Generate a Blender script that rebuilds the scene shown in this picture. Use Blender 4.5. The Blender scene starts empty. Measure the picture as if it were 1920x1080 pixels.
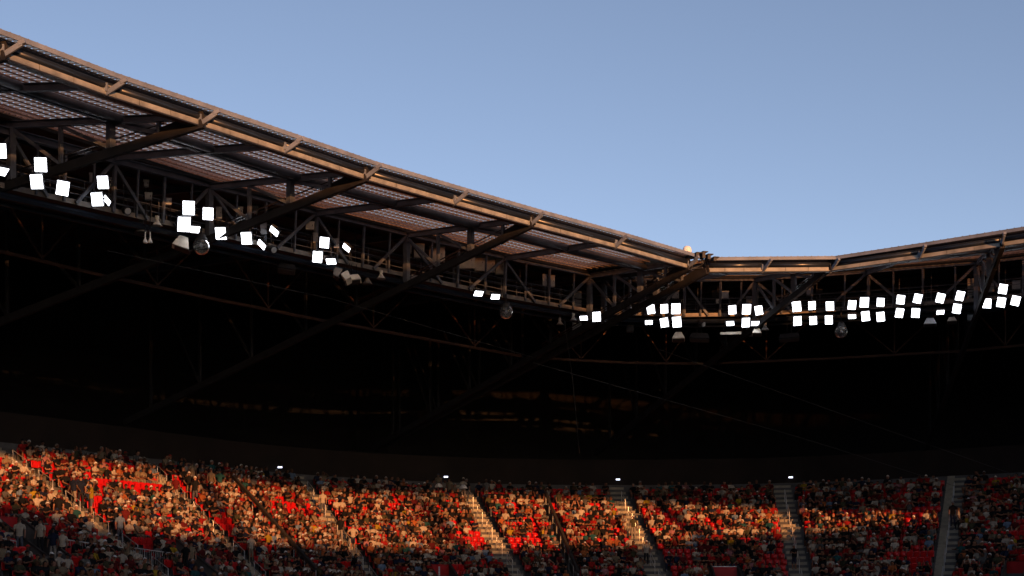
import bpy, bmesh, math, random
import numpy as np
from mathutils import Vector, Matrix
random.seed(11); rng = np.random.default_rng(7)
R = math.radians
sc = bpy.context.scene
# ------------------------------------------------------------------ camera, sky, sun, exposure
F = 2960.0; HZ = 1142.0; CZ = 4.0           # focal length in photo pixels, horizon row, camera height
cd = bpy.data.cameras.new("camera"); cam = bpy.data.objects.new("camera", cd); sc.collection.objects.link(cam)
cam.location = (0, 0, CZ); cam.rotation_euler = (R(90), 0, 0)
cd.sensor_width = 36; cd.lens = F / 1920 * 36; cd.shift_y = (HZ - 540) / 1920; cd.clip_end = 3000
sc.camera = cam
SUN_EL, SUN_AZ = R(6.0), R(155)              # azimuth clockwise from +Y
w = bpy.data.worlds.new("World"); sc.world = w; w.use_nodes = True
nt = w.node_tree; nt.nodes.clear()
sky = nt.nodes.new('ShaderNodeTexSky'); sky.sky_type = 'NISHITA'; sky.sun_disc = False
sky.sun_elevation = SUN_EL; sky.sun_rotation = SUN_AZ; sky.altitude = 300
sky.air_density = 0.46; sky.dust_density = 0.5; sky.ozone_density = 0.0
bg = nt.nodes.new('ShaderNodeBackground'); bg.inputs[1].default_value = 0.15
wo = nt.nodes.new('ShaderNodeOutputWorld')
wb = nt.nodes.new('ShaderNodeVectorMath'); wb.operation = 'MULTIPLY'; wb.inputs[1].default_value = (1.03, .975, 1.03)   # camera white balance
nt.links.new(sky.outputs[0], wb.inputs[0]); nt.links.new(wb.outputs[0], bg.inputs[0]); nt.links.new(bg.outputs[0], wo.inputs[0])
sl = bpy.data.lights.new("sun", 'SUN'); sl.energy = 5.0; sl.angle = R(0.5); sl.color = (1.0, 0.40, 0.13)
sun = bpy.data.objects.new("sun", sl); sc.collection.objects.link(sun)
to_sun = Vector((math.sin(SUN_AZ) * math.cos(SUN_EL), math.cos(SUN_AZ) * math.cos(SUN_EL), math.sin(SUN_EL)))
sun.rotation_euler = (-to_sun).to_track_quat('-Z', 'Y').to_euler()
sc.view_settings.view_transform = 'Standard'; sc.view_settings.look = 'None'
sc.view_settings.exposure = 0.5; sc.view_settings.gamma = 1
sc.cycles.max_bounces = 6; sc.cycles.diffuse_bounces = 3; sc.cycles.transparent_max_bounces = 12
sc.cycles.sample_clamp_indirect = 3.0

# ------------------------------------------------------------------ materials
def nmat(name):
    m = bpy.data.materials.new(name); m.use_nodes = True
    t = m.node_tree; b = t.nodes['Principled BSDF']; return m, t, b
def mat(name, col, rough=.6, var=.25, scale=3.0, metal=0.0, spec=.35, streak=False):
    m, t, b = nmat(name)
    tc = t.nodes.new('ShaderNodeTexCoord'); mp = t.nodes.new('ShaderNodeMapping')
    if streak: mp.inputs['Scale'].default_value = (1, 1, .15)
    no = t.nodes.new('ShaderNodeTexNoise'); no.inputs['Scale'].default_value = scale; no.inputs['Detail'].default_value = 5
    mr = t.nodes.new('ShaderNodeMapRange'); mr.inputs[1].default_value = .3; mr.inputs[2].default_value = .7
    mr.inputs[3].default_value = 1 - var; mr.inputs[4].default_value = 1 + var * .6
    mx = t.nodes.new('ShaderNodeVectorMath'); mx.operation = 'SCALE'; mx.inputs[0].default_value = col[:3]
    t.links.new(tc.outputs['Object'], mp.inputs[0]); t.links.new(mp.outputs[0], no.inputs[0])
    t.links.new(no.outputs[0], mr.inputs[0]); t.links.new(mr.outputs[0], mx.inputs['Scale'])
    t.links.new(mx.outputs[0], b.inputs['Base Color'])
    b.inputs['Roughness'].default_value = rough; b.inputs['Metallic'].default_value = metal
    b.inputs['Specular IOR Level'].default_value = spec
    return m
M = {}
M['steel'] = mat('shade_dark_steel', (.022, .021, .023), .85, .3, 2, 0, .1)  # shade of the deep roof is put into this steel colour
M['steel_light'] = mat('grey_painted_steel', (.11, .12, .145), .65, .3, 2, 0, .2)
M['steel_dark'] = mat('dark_steel', (.025, .025, .028), .6, .3, 2)
M['tan'] = mat('tan_coated_metal', (.235, .235, .215), .5, .38, 1.6)
M['flash'] = mat('roof_flashing_metal', (.155, .185, .24), .5, .3, 1.2)
M['pipe'] = mat('blue_grey_pipe', (.012, .017, .028), .32, .25, 2, 0, .45)
M['pipe_light'] = mat('pale_blue_grey_pipe', (.13, .14, .165), .5, .35, 1.5)  # lighter blue grey with mottled tone
M['roof'] = mat('dark_roof_sheet', (.02, .02, .022), .7, .3, 1)
M['concrete'] = mat('terrace_concrete', (.09, .085, .08), .85, .3, 1.5)
M['stairc'] = mat('stair_concrete', (.29, .255, .185), .85, .25, 2)
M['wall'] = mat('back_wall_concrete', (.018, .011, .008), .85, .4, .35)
M['darkwall'] = mat('void_dark', (.0035, .0035, .0045), .8, .3, .5)  # near black; darkness of the unlit void is put into the colour
M['red_panel'] = mat('red_painted_panel', (.34, .010, .010), .5, .2, 1.5)
M['rail'] = mat('galvanised_rail', (.50, .49, .47), .35, .2, 6, .6)
M['rail_dark'] = mat('dark_rail', (.035, .032, .03), .5, .2, 4)
M['box_pale'] = mat('pale_plastic', (.72, .66, .56), .5, .15, 5)
M['box_grey'] = mat('grey_enclosure', (.38, .40, .43), .5, .2, 5)
M['housing'] = mat('lamp_housing', (.03, .03, .035), .5, .2, 6)
M['grass'] = mat('pitch_grass', (.035, .06, .02), .9, .3, .8)
M['ground'] = mat('asphalt', (.05, .05, .05), .9, .2, .5)
M['white'] = mat('white_paint', (.75, .73, .70), .5, .1, 4)
M['black'] = mat('black_hardware', (.015, .015, .018), .3, .1, 5)
M['cable'] = mat('cable_sheath', (.05, .045, .04), .5, .1, 5)
def emit(name, col, s):
    m = bpy.data.materials.new(name); m.use_nodes = True; t = m.node_tree; t.nodes.clear()
    e = t.nodes.new('ShaderNodeEmission'); o = t.nodes.new('ShaderNodeOutputMaterial')
    e.inputs[0].default_value = (*col, 1); e.inputs[1].default_value = s; t.links.new(e.outputs[0], o.inputs[0]); return m
M['led'] = emit('led_light', (.90, .93, 1.0), 5)
M['tube'] = emit('concourse_light', (.75, .80, 1.0), 2.2)
# roof strip: thin translucent ribbed sheet
def translucent(name, col, frac, clear=None):
    m, t, b = nmat(name)
    b.inputs['Base Color'].default_value = (*col, 1); b.inputs['Roughness'].default_value = .6
    tr = t.nodes.new('ShaderNodeBsdfTranslucent')
    tc = t.nodes.new('ShaderNodeTexCoord'); no = t.nodes.new('ShaderNodeTexNoise'); no.inputs['Scale'].default_value = .9; no.inputs['Detail'].default_value = 6
    mr = t.nodes.new('ShaderNodeMapRange'); mr.inputs[1].default_value = .35; mr.inputs[2].default_value = .65; mr.inputs[3].default_value = .7; mr.inputs[4].default_value = 1.2
    vm = t.nodes.new('ShaderNodeVectorMath'); vm.operation = 'SCALE'; vm.inputs[0].default_value = col
    t.links.new(tc.outputs['Object'], no.inputs[0]); t.links.new(no.outputs[0], mr.inputs[0]); t.links.new(mr.outputs[0], vm.inputs['Scale'])
    t.links.new(vm.outputs[0], tr.inputs[0])
    mx = t.nodes.new('ShaderNodeMixShader'); mx.inputs[0].default_value = frac
    o = t.nodes['Material Output']
    t.links.new(b.outputs[0], mx.inputs[1]); t.links.new(tr.outputs[0], mx.inputs[2]); t.links.new(mx.outputs[0], o.inputs[0])
    if clear:                                # tinted see-through plastic
        tp = t.nodes.new('ShaderNodeBsdfTransparent'); tp.inputs[0].default_value = (*clear[:3], 1)
        m2 = t.nodes.new('ShaderNodeMixShader'); m2.inputs[0].default_value = clear[3]
        t.links.new(mx.outputs[0], m2.inputs[1]); t.links.new(tp.outputs[0], m2.inputs[2]); t.links.new(m2.outputs[0], o.inputs[0])
    return m
M['sheet'] = translucent('ribbed_roof_sheet', (.90, .78, .68), .8, (.66, .48, .33, .68))
M['skylight'] = translucent('skylight_sheet', (.92, .94, .98), .9)
M['purlin'] = mat('tan_purlin', (.20, .17, .15), .6, .3, 2)
def glass():
    m, t, b = nmat('clear_dome')
    b.inputs['Base Color'].default_value = (.55, .55, .55, 1); b.inputs['Roughness'].default_value = .03
    b.inputs['Transmission Weight'].default_value = .9; b.inputs['IOR'].default_value = 1.2
    return m
M['glass'] = glass()
# seats and clothes: colour of the object
def objcol(name, rough, spec=.3, var=.12):
    m, t, b = nmat(name)
    oi = t.nodes.new('ShaderNodeObjectInfo')
    no = t.nodes.new('ShaderNodeTexNoise'); no.inputs['Scale'].default_value = 9
    mr = t.nodes.new('ShaderNodeMapRange'); mr.inputs[3].default_value = 1 - 2 * var; mr.inputs[4].default_value = 1 + 2 * var
    vm = t.nodes.new('ShaderNodeVectorMath'); vm.operation = 'SCALE'
    tc = t.nodes.new('ShaderNodeTexCoord'); t.links.new(tc.outputs['Object'], no.inputs[0])
    t.links.new(no.outputs[0], mr.inputs[0]); t.links.new(mr.outputs[0], vm.inputs['Scale'])
    t.links.new(oi.outputs['Color'], vm.inputs[0]); t.links.new(vm.outputs[0], b.inputs['Base Color'])
    b.inputs['Roughness'].default_value = rough; b.inputs['Specular IOR Level'].default_value = spec
    return m
def attrcol(name, rough, spec=.3):
    m, t, b = nmat(name)
    a = t.nodes.new('ShaderNodeAttribute'); a.attribute_name = 'tint'
    t.links.new(a.outputs['Color'], b.inputs['Base Color'])
    b.inputs['Roughness'].default_value = rough; b.inputs['Specular IOR Level'].default_value = spec
    return m
M['cloth'] = objcol('cloth', .85, .15); M['seat'] = objcol('seat_plastic', .38, .5, .05)
M['hair'] = objcol('hair', .7, .2)
M['crowd'] = attrcol('crowd_clothes', .85, .15); M['seats'] = attrcol('seat_rows_plastic', .4, .45)
def ramp_random(name, cols, rough):
    m, t, b = nmat(name)
    oi = t.nodes.new('ShaderNodeObjectInfo'); r = t.nodes.new('ShaderNodeValToRGB'); r.color_ramp.interpolation = 'CONSTANT'
    for i, c in enumerate(cols):
        p = i / len(cols)
        e = r.color_ramp.elements[i] if i < 2 else r.color_ramp.elements.new(p)
        e.position = p; e.color = (*c, 1)
    t.links.new(oi.outputs['Random'], r.inputs[0]); t.links.new(r.outputs[0], b.inputs['Base Color'])
    b.inputs['Roughness'].default_value = rough; b.inputs['Specular IOR Level'].default_value = .25
    return m
SKINS = [(.22, .10, .058), (.19, .085, .048), (.15, .065, .038), (.25, .12, .075), (.08, .038, .022)]
PANTS = [(.012, .012, .015), (.02, .022, .04), (.15, .12, .08), (.01, .01, .012), (.06, .065, .08), (.20, .17, .14)]
M['skin'] = ramp_random('skin', SKINS, .55); M['pants'] = ramp_random('trousers', PANTS, .85)
M['shoe'] = mat('shoes', (.25, .24, .23), .6, .3, 8)

# ------------------------------------------------------------------ helpers
C = sc.collection
def tag(o, label=None, cat=None, group=None, kind=None):
    if label: o['label'] = label
    if cat: o['category'] = cat
    if group: o['group'] = group
    if kind: o['kind'] = kind
    return o
def thing(name, label, cat, loc=(0, 0, 0), rot=(0, 0, 0), group=None):
    o = bpy.data.objects.new(name, None); C.objects.link(o); o.location = loc; o.rotation_euler = rot
    o.empty_display_size = .3
    return tag(o, label, cat, group)
class MB:
    def __init__(s): s.v = []; s.f = []
    def add(s, vs, fs):
        n = len(s.v); s.v += [tuple(v) for v in vs]; s.f += [tuple(i + n for i in f) for f in fs]; return s
    def box(s, c, sz, rz=0):
        x, y, z = sz[0] / 2, sz[1] / 2, sz[2] / 2; ca, sa = math.cos(rz), math.sin(rz)
        vs = [(c[0] + a * x * ca - b * y * sa, c[1] + a * x * sa + b * y * ca, c[2] + d * z) for d in (-1, 1) for a, b in ((-1, -1), (1, -1), (1, 1), (-1, 1))]
        return s.add(vs, [(3, 2, 1, 0), (4, 5, 6, 7), (0, 1, 5, 4), (1, 2, 6, 5), (2, 3, 7, 6), (3, 0, 4, 7)])
    def beam(s, p, q, wd, ht, sec='box'):
        p, q = Vector(p), Vector(q); a = (q - p).normalized(); up = Vector((0, 0, 1))
        if abs(a.z) > .97: up = Vector((0.6, .8, 0))
        r = a.cross(up).normalized(); u = r.cross(a).normalized()
        def bx(ox, oz, ww, hh):
            vs = [e + r * (ox + i * ww / 2) + u * (oz + j * hh / 2) for e in (p, q) for i, j in ((-1, -1), (1, -1), (1, 1), (-1, 1))]
            s.add(vs, [(0, 1, 2, 3), (7, 6, 5, 4), (0, 4, 5, 1), (1, 5, 6, 2), (2, 6, 7, 3), (3, 7, 4, 0)])
        if sec == 'I':
            tf = ht * .12
            bx(0, ht / 2 - tf / 2, wd, tf); bx(0, -ht / 2 + tf / 2, wd, tf); bx(0, 0, wd * .22, ht - 2 * tf)
        else: bx(0, 0, wd, ht)
        return s
    def tube(s, pts, rad, n=8, cap=True):
        pts = [Vector(p) for p in pts]; m = len(s.v); rads = rad if isinstance(rad, (list, tuple)) else [rad] * len(pts)
        vs = []
        for i, p in enumerate(pts):
            a = (pts[min(i + 1, len(pts) - 1)] - pts[max(i - 1, 0)]).normalized()
            up = Vector((0, 0, 1)) if abs(a.z) < .9 else Vector((1, 0, 0))
            r = a.cross(up).normalized(); u = r.cross(a)
            vs += [p + (r * math.cos(k * 2 * math.pi / n) + u * math.sin(k * 2 * math.pi / n)) * rads[i] for k in range(n)]
        fs = [(i * n + k, i * n + (k + 1) % n, (i + 1) * n + (k + 1) % n, (i + 1) * n + k) for i in range(len(pts) - 1) for k in range(n)]
        if cap: fs += [tuple(range(n))[::-1], tuple((len(pts) - 1) * n + k for k in range(n))]
        return s.add(vs, fs)
    def lathe(s, prof, n=16, c=(0, 0, 0), sx=1):
        vs = [(c[0] + r * math.cos(k * 2 * math.pi / n) * sx, c[1] + r * math.sin(k * 2 * math.pi / n), c[2] + z) for r, z in prof for k in range(n)]
        fs = [(i * n + k, i * n + (k + 1) % n, (i + 1) * n + (k + 1) % n, (i + 1) * n + k) for i in range(len(prof) - 1) for k in range(n)]
        return s.add(vs, fs)
    def build(s, name, m, parent=None, smooth=False, label=None):
        me = bpy.data.meshes.new(name)
        off = Vector(parent.location) if parent is not None and parent.get('_world') else Vector((0, 0, 0))
        me.from_pydata([tuple(Vector(v) - off) for v in s.v], [], s.f); me.materials.append(m); me.update()
        if smooth: me.polygons.foreach_set('use_smooth', [True] * len(me.polygons))
        o = bpy.data.objects.new(name, me); C.objects.link(o)
        if parent is not None: o.parent = parent
        if label: o['label'] = label
        return o
def wthing(name, label, cat, loc, group=None):      # parts given in world coordinates
    o = thing(name, label, cat, loc, group=group); o['_world'] = 1; return o
def children(o): return [c for c in bpy.data.objects if c.parent == o]
def copy_tree(o, kids, parent=None):
    c = o.copy(); C.objects.link(c); c.parent = parent
    for k, sub in kids: copy_tree(k, sub, c)
    return c
def tree(o): return [(c, tree(c)) for c in children(o)]
# projection of the photograph, used to read distances off the plan
def px(p): return (960 + p[0] / p[1] * F, HZ - (p[2] - CZ) / p[1] * F)

# ------------------------------------------------------------------ plan of the roof (tips, directions, heights)
RF = {-1: (-25.0, 52.1, 92, 20.9), -.5: (-22.0, 56.4, 90, 20.95), 0: (-19.05, 60.63, 88, 21.0), .5: (-16.22, 65.05, 86, 21.1),
      1: (-13.15, 69.13, 83, 21.2), 1.5: (-10.07, 73.25, 77, 21.44), 2: (-6.77, 77.71, 71, 21.7), 2.5: (-2.57, 82.53, 63.6, 21.83),
      3: (1.47, 87.06, 56, 21.94), 3.5: (6.46, 92.37, 49.2, 21.96), 4: (11.31, 97.92, 42, 22.22), 4.1: (12.55, 99.0, 44, 22.25),
      4.5: (16.02, 98.82, 28.7, 22.31), 5: (20.23, 98.67, 24, 22.42), 5.5: (24.76, 95.07, 8.5, 22.3), 6: (28.61, 91.85, -7.0, 22.2),
      6.5: (32.6, 88.5, -11, 22.1), 7: (36.6, 85.1, -18, 22.05), 8: (45.9, 77.6, -26, 22.0), 9: (55.2, 70.1, -32, 22.0)}  # last two stations unseen, added to shut out sun past the right end
QS = sorted(RF)
def roof(q, s, h=None):                     # point at s metres back from the roof edge
    for a, b in zip(QS, QS[1:]):
        if q <= b or b == QS[-1]:
            t = (q - a) / (b - a); break
    A, B = RF[a], RF[b]
    def pt(T):
        an = R(T[2]); return Vector((T[0] - math.sin(an) * s, T[1] + math.cos(an) * s, 0)), T[3]
    (pa, ha), (pb, hb) = pt(A), pt(B)
    p = pa.lerp(pb, t); hn = ha + (hb - ha) * t
    z = 22.0 + (max(hn + .28, 21.95) - 22.0) * (s / 9.2) if h is None else h
    p.z = z + CZ; return p
def node_h(q):
    return float(np.interp(q, QS, [RF[k][3] for k in QS]))
def hang(x, y, s):                          # point on the curve s metres back that the photo shows at (x, y)
    r = (x - 960) / F
    lo = None
    qq = np.linspace(-1, 7.5, 1701)
    best = min(qq, key=lambda q: abs(roof(q, s, 0).x / roof(q, s, 0).y - r))
    p = roof(best, s, 0); p.z = CZ + (HZ - y) / F * p.y
    return p, best
SUBQ = {}
def qrange(a, b, step=.125):
    n = max(1, round((b - a) / step)); l = [a + (b - a) * i / n for i in range(n + 1)]
    return l
WINGS = [('left', -1, 4, 'long left wing'), ('corner', 4.1, 5, 'short corner wing'), ('right', 5, 9, 'right wing')]
def edge_nodes(a, b): return [q for q in QS if a <= q <= b]

def strip(mb, a, b, s0, z0, s1, z1):       # sheet between two offsets along the kinked line
    qs = edge_nodes(a, b)
    for q0, q1 in zip(qs, qs[1:]):
        v = [roof(q0, s0), roof(q1, s0), roof(q1, s1), roof(q0, s1)]
        v[0].z += z0; v[1].z += z0; v[2].z += z1; v[3].z += z1
        mb.add(v, [(0, 1, 2, 3)])
def line(mb, a, b, s, dz, wd, ht, absolute=None, trim=0, sec='box'):
    qs = edge_nodes(a, b)
    for q0, q1 in zip(qs, qs[1:]):
        p, r_ = roof(q0, s, absolute), roof(q1, s, absolute); p.z += dz; r_.z += dz
        d = (r_ - p).normalized() * trim
        mb.beam(p + d, r_ - d, wd, ht, sec)
WT = {}
desc = {'left': 'long left run of the steel stadium roof with ribbed translucent edge strip and tan gutter',
        'corner': 'short level run of stadium roof between the corner joint and the next kink',
        'right': 'right run of the stadium roof rising to the right edge of the photo'}
for wn, a, b, _ in WINGS:
    base = roof((a + b) / 2, 10, 0)
    W = wthing('stadium_roof', desc[wn], 'roof', base, group='roof runs round the stadium'); WT[wn] = W
    g = 0.02
    # edge flashing with its lip
    m = MB(); line(m, a, b, 0.0, -.055, .05, .17); line(m, a, b, .06, .045, .16, .03)
    m.build('edge_flashing', M['flash'], W)
    # cap studs along the lip
    m = MB(); qs = edge_nodes(a, b)
    for q0, q1 in zip(qs, qs[1:]):
        p, r_ = roof(q0, .05), roof(q1, .05); L = (r_ - p).length; n = int(L / .42)
        for i in range(n):
            c = p.lerp(r_, (i + .5) / n); m.box((c.x, c.y, c.z + .075), (.06, .06, .04), math.atan2(r_.y - p.y, r_.x - p.x))
    m.build('edge_cap', M['flash'], W)
    # gutter pipe and tan plate below
    m = MB()
    for q0, q1 in zip(qs, qs[1:]):
        p, r_ = roof(q0, .62), roof(q1, .62); p.z -= .40; r_.z -= .40
        m.tube([p, r_], .17, 12)
    m.build('edge_pipe', M['pipe'], W, smooth=True)
    for q0, q1 in zip(qs, qs[1:]):
        p, r_ = roof(q0, .50), roof(q1, .50); p.z -= .68; r_.z -= .68
        d = (r_ - p).normalized(); m = MB(); n = 3; L = (r_ - p).length
        for i in range(n):
            u, v = p + d * (L * i / n + .015), p + d * (L * (i + 1) / n - .015)
            m.beam(u, v, .03 + .006 * (i % 2), .22)
        m.build('gutter_plate', M['tan'], W)
    m = MB()
    line(m, a, b, .66, -.835, .36, .05); m.build('edge_flange', M['steel_dark'], W)
    m = MB(); line(m, a, b, .86, -.40, .03, .86); m.build('sun_stop_plate', M['steel_dark'], W)  # added behind the pipe to stop low sun reaching the rear wall
    # ribbed sheet strips with open slots between, and the purlins that carry them
    ns = 17; ds = (9.0 - .12) / ns; shb = MB(); pur = MB(); skl = MB()
    for k in range(ns):
        s0 = .12 + k * ds; s1 = s0 + ds * .89; s2 = s0 + ds * .88; s3 = s0 + ds * .98
        for q0, q1 in zip(qs, qs[1:]):
            L = (roof(q1, 0) - roof(q0, 0)).length; nr = max(2, int(L / .30))
            row = []
            for s, drop in ((s0, 0.0), (s1, .02)):
                r0 = []
                for i in range(nr):
                    for fr, dz in ((0, 0), (.34, 0), (.46, .06), (.88, .06)):
                        p = roof(q0 + (q1 - q0) * (i + fr) / nr, s); p.z += dz - .02 - drop; r0.append(p)
                p = roof(q1, s); p.z -= .02 + drop; r0.append(p); row.append(r0)
            n = len(row[0])
            shb.add(row[0] + row[1], [(i, i + 1, n + i + 1, n + i) for i in range(n - 1)])
            v = [roof(q0, s2), roof(q1, s2), roof(q1, s3), roof(q0, s3)]
            if (k * 7 + int(q0 * 2)) % 5:
                v[0].z += .03; v[1].z += .03; v[2].z += .045; v[3].z += .045; skl.add(v, [(0, 1, 2, 3)])
        line(pur, a, b, s1 + .02, -.06, .035, .06)
    skl.build('skylight_strip', M['skylight'], W)
    shb.build('ribbed_sheet', M['sheet'], W); pur.build('purlin', M['purlin'], W)
    # beam with a pipe half way back
    m = MB(); line(m, a, b, 4.6, -.40, .22, .26); m.build('middle_beam', M['steel_light'], W)
    m = MB()
    for q0, q1 in zip(qs, qs[1:]):
        p, r_ = roof(q0, 4.15), roof(q1, 4.15); p.z -= .36; r_.z -= .36
        m.tube([p, r_], .20, 12)
    m.build('middle_pipe', M['pipe_light'], W, smooth=True)
    m = MB()
    for q0, q1 in zip(qs, qs[1:]): m.beam(roof(q0, 9.2, node_h(q0)), roof(q1, 9.2, node_h(q1)), .26, .34, 'I')
    m.build('inner_beam', M['steel_light'], W)
    # closed dark roof behind; front lip and long overrun added to stop sun leaks
    m = MB(); strip(m, a, b, 9.03, -.22, 9.03, .34); strip(m, a, b, 9.05, .10, 62, .10); strip(m, a, b, 9.05, .32, 62, .32); m.build('rear_deck', M['roof'], W)
    m = MB()
    for s in (12, 15, 18, 21, 24, 27, 30): line(m, a, b, s, -.05, .12, .22)
    m.build('rear_purlin', M['steel_dark'], W)
    if wn == 'corner':
        m = MB()
        for h_ in (.16, .30):
            v = [roof(3.98, .9), roof(4.12, .9), roof(4.3, 62), roof(3.8, 62)]
            for p in v: p.z += h_
            m.add(v, [(0, 1, 2, 3)])
        m.build('joint_sun_stop', M['roof'], W)  # sheet added to stop sun leaking through the corner joint
    # brackets at every rafter
    for q in qs:
        if q in (4.1,): continue
        if wn == 'right' and q == 5: continue
        m = MB(); an = R(RF[q][2]); n = Vector((-math.sin(an), math.cos(an), 0)); p = roof(q, 0)
        m.beam(p + n * .62 + Vector((0, 0, -.80)), p - n * .22 + Vector((0, 0, -.28)), .10, .20)
        m.beam(p - n * .10 + Vector((0, 0, -.30)), p - n * .36 + Vector((0, 0, -.19)), .16, .16)
        m.box(tuple(p + n * .52 + Vector((0, 0, -.50))), (.22, .18, .34), an)
        m.build('bracket', M['flash'], W)

# ------------------------------------------------------------------ roof trusses (big) and rafters (small)
TRL = {0: 'roof truss at the far left edge with its lower chord leaving the frame', 1: 'roof truss at the left whose lower chord drops towards the twin square floodlights',
       2: 'steel roof truss whose lower chord drops past the pair of tilted floodlights', 3: 'steel roof truss whose lower chord drops past the row of pale cabinets',
       4: 'nearer of the two parallel roof trusses at the corner joint', 4.1: 'farther of the two parallel roof trusses at the corner joint',
       5: 'roof truss at the kink between the corner run and the right run', 6: 'steep roof truss near the right edge of the photo', 7: 'roof truss beyond the right edge of the photo'}
SL = .27
for q, lab in TRL.items():
    an = R(RF[q][2]); n = Vector((-math.sin(an), math.cos(an), 0)); t = Vector((n.y, -n.x, 0))
    T = wthing('roof_truss', lab, 'truss', roof(q, .5, 21.2), group='main roof trusses')
    def bot(s): p = roof(q, s, (21.5 if q == 5 else 21.26) - SL * (s - .4)); return p
    def top(s): p = roof(q, s); p.z -= .40; return p
    m = MB(); m.beam(bot(.4), bot(33), .26, .38)
    for s in (3, 6, 9, 12, 16, 20, 24): m.beam(bot(s), bot(s + .04), .30, .42)
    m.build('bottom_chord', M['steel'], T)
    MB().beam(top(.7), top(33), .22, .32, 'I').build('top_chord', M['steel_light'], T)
    m = MB(); m.beam(bot(.3) + Vector((0, 0, .25)), bot(2.6) + Vector((0, 0, .05)), .06, .66); m.build('gusset', M['steel'], T)
    ss = [2.4, 4.6, 6.9, 9.2, 13, 17, 21.5, 26, 30.5]
    for i, s in enumerate(ss):
        wd = .30 if i in (1, 3) else .16
        MB().beam(bot(s) + Vector((0, 0, .2)), top(s) - Vector((0, 0, .14)), wd, wd).build('post', M['steel_light' if s < 10 else 'steel'], T)  # deep posts take the darker steel, painting in the shade
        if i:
            MB().beam(top(s) - Vector((0, 0, .15)), bot(ss[i - 1]) + Vector((0, 0, .2)), .12, .15).build('diagonal', M['steel_light' if s < 10 else 'steel'], T)  # deep diagonals painted shade-dark like the posts
    m = MB(); o1 = t * .14
    m.tube([bot(2.2) + o1 + Vector((0, 0, .62)), bot(14) + o1 + Vector((0, 0, .62))], .035, 6)
    m.tube([bot(3.2) + o1 + Vector((0, 0, .45)), bot(14) + o1 + Vector((0, 0, .45))], .02, 6)
    for s in range(3, 15, 2): m.tube([bot(s) + o1 + Vector((0, 0, .2)), bot(s) + o1 + Vector((0, 0, .64))], .02, 5)
    m.build('safety_rail', M['black'], T)
names_mid = {.5: 'left edge', 1.5: 'first', 2.5: 'second', 3.5: 'third', 4.5: 'corner', 5.5: 'right', 6.5: 'outer'}
ml = {.5: 'short roof rafter at the top left corner of the photo', 1.5: 'short roof rafter ending above the double stack of glaring floodlights',
      2.5: 'short roof rafter ending above the two hanging box speakers', 3.5: 'short roof rafter nearest the corner joint on the left run',
      4.5: 'short roof rafter in the middle of the corner run', 5.5: 'short roof rafter on the right run of the roof', 6.5: 'short roof rafter leaving the frame at the right'}
for q, lab in ml.items():
    T = wthing('roof_rafter', lab, 'rafter', roof(q, .5, 21.2), group='short roof rafters')
    def top(s): p = roof(q, s); p.z -= .40; return p
    MB().beam(top(.7), top(9.1), .20, .34, 'I').build('beam', M['steel_light'], T)
    m = MB(); p = top(4.6); m.box((p.x, p.y, p.z + .12), (.34, .34, .5), R(RF[q][2])); m.build('cleat', M['steel'], T)

# ------------------------------------------------------------------ catwalks with lattice
CW = 2.35                                         # drop of the deck under the inner beam
cwl = {'left': 'long lighting catwalk hung under the left roof run', 'corner': 'lighting catwalk hung under the short corner roof run',
       'right': 'lighting catwalk hung under the right roof run'}
def cw(q, s, dz=0): return roof(q, s, node_h(q) - CW + dz)
for wn, a, b, _ in WINGS:
    T = wthing('catwalk', cwl[wn], 'catwalk', cw((a + b) / 2, 10), group='lighting catwalks'); qs = edge_nodes(a, b)
    def ln(s, dz, wd, ht, nm, mt, tube=False, one=None):
        m = one or MB()
        for q0, q1 in zip(qs, qs[1:]):
            if tube: m.tube([cw(q0, s, dz), cw(q1, s, dz)], wd, 6)
            else: m.beam(cw(q0, s, dz), cw(q1, s, dz), wd, ht)
        if one is None: m.build(nm, mt, T)
    ln(10.0, 0, 1.05, .06, 'deck', M['steel_dark'])
    ln(9.42, -.03, .06, .24, 'edge_beam', M['purlin']); ln(10.6, -.03, .06, .24, 'edge_beam', M['steel'])
    ln(9.7, -.42, .16, .16, 'service_pipe', M['pipe'], True); ln(10.4, -.62, .11, .11, 'service_pipe', M['pipe'], True)
    ln(9.9, .75, .05, .06, 'cable_tray', M['steel_dark']); ln(10.9, .42, .30, .08, 'cable_tray', M['steel_dark']); ln(10.9, 1.35, .22, .06, 'cable_tray', M['steel_dark'])
    for s in (9.42, 10.6):
        m = MB()
        for dz in (.35, .70, 1.05): ln(s, dz, .022, 0, '', None, True, m)
        for q0, q1 in zip(qs, qs[1:]):
            L = (cw(q1, s) - cw(q0, s)).length; n = max(2, int(L / 1.3))
            for i in range(n):
                q = q0 + (q1 - q0) * i / n; m.tube([cw(q, s, 0), cw(q, s, 1.06)], .024, 5)
        m.build('handrail', M['steel_light'], T)
    for q0, q1 in zip(qs, qs[1:]):
        def nd(q, dz=-.15): return roof(q, 9.2, node_h(q) + dz)
        MB().beam(nd(q0), cw(q0 + (q1 - q0) * .36, 9.3, -.1), .13, .16).build('brace', M['steel_light'], T)
        MB().beam(nd(q1), cw(q0 + (q1 - q0) * .64, 9.3, -.1), .13, .16).build('brace', M['steel_light'], T)
        for fr, wd in ((.0, .16), (.23, .09), (.5, .12), (.79, .09)):
            q = q0 + (q1 - q0) * (fr + .02); MB().beam(nd(q), cw(q, 9.3, -.12), wd, wd).build('hanger', M['steel_light'], T)
        for fr in (.36, .64):
            q = q0 + (q1 - q0) * fr; MB().tube([roof(q, 10.6, node_h(q)), cw(q, 10.6, 0)], .03, 5).build('hanger_rod', M['steel_light'], T)
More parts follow.
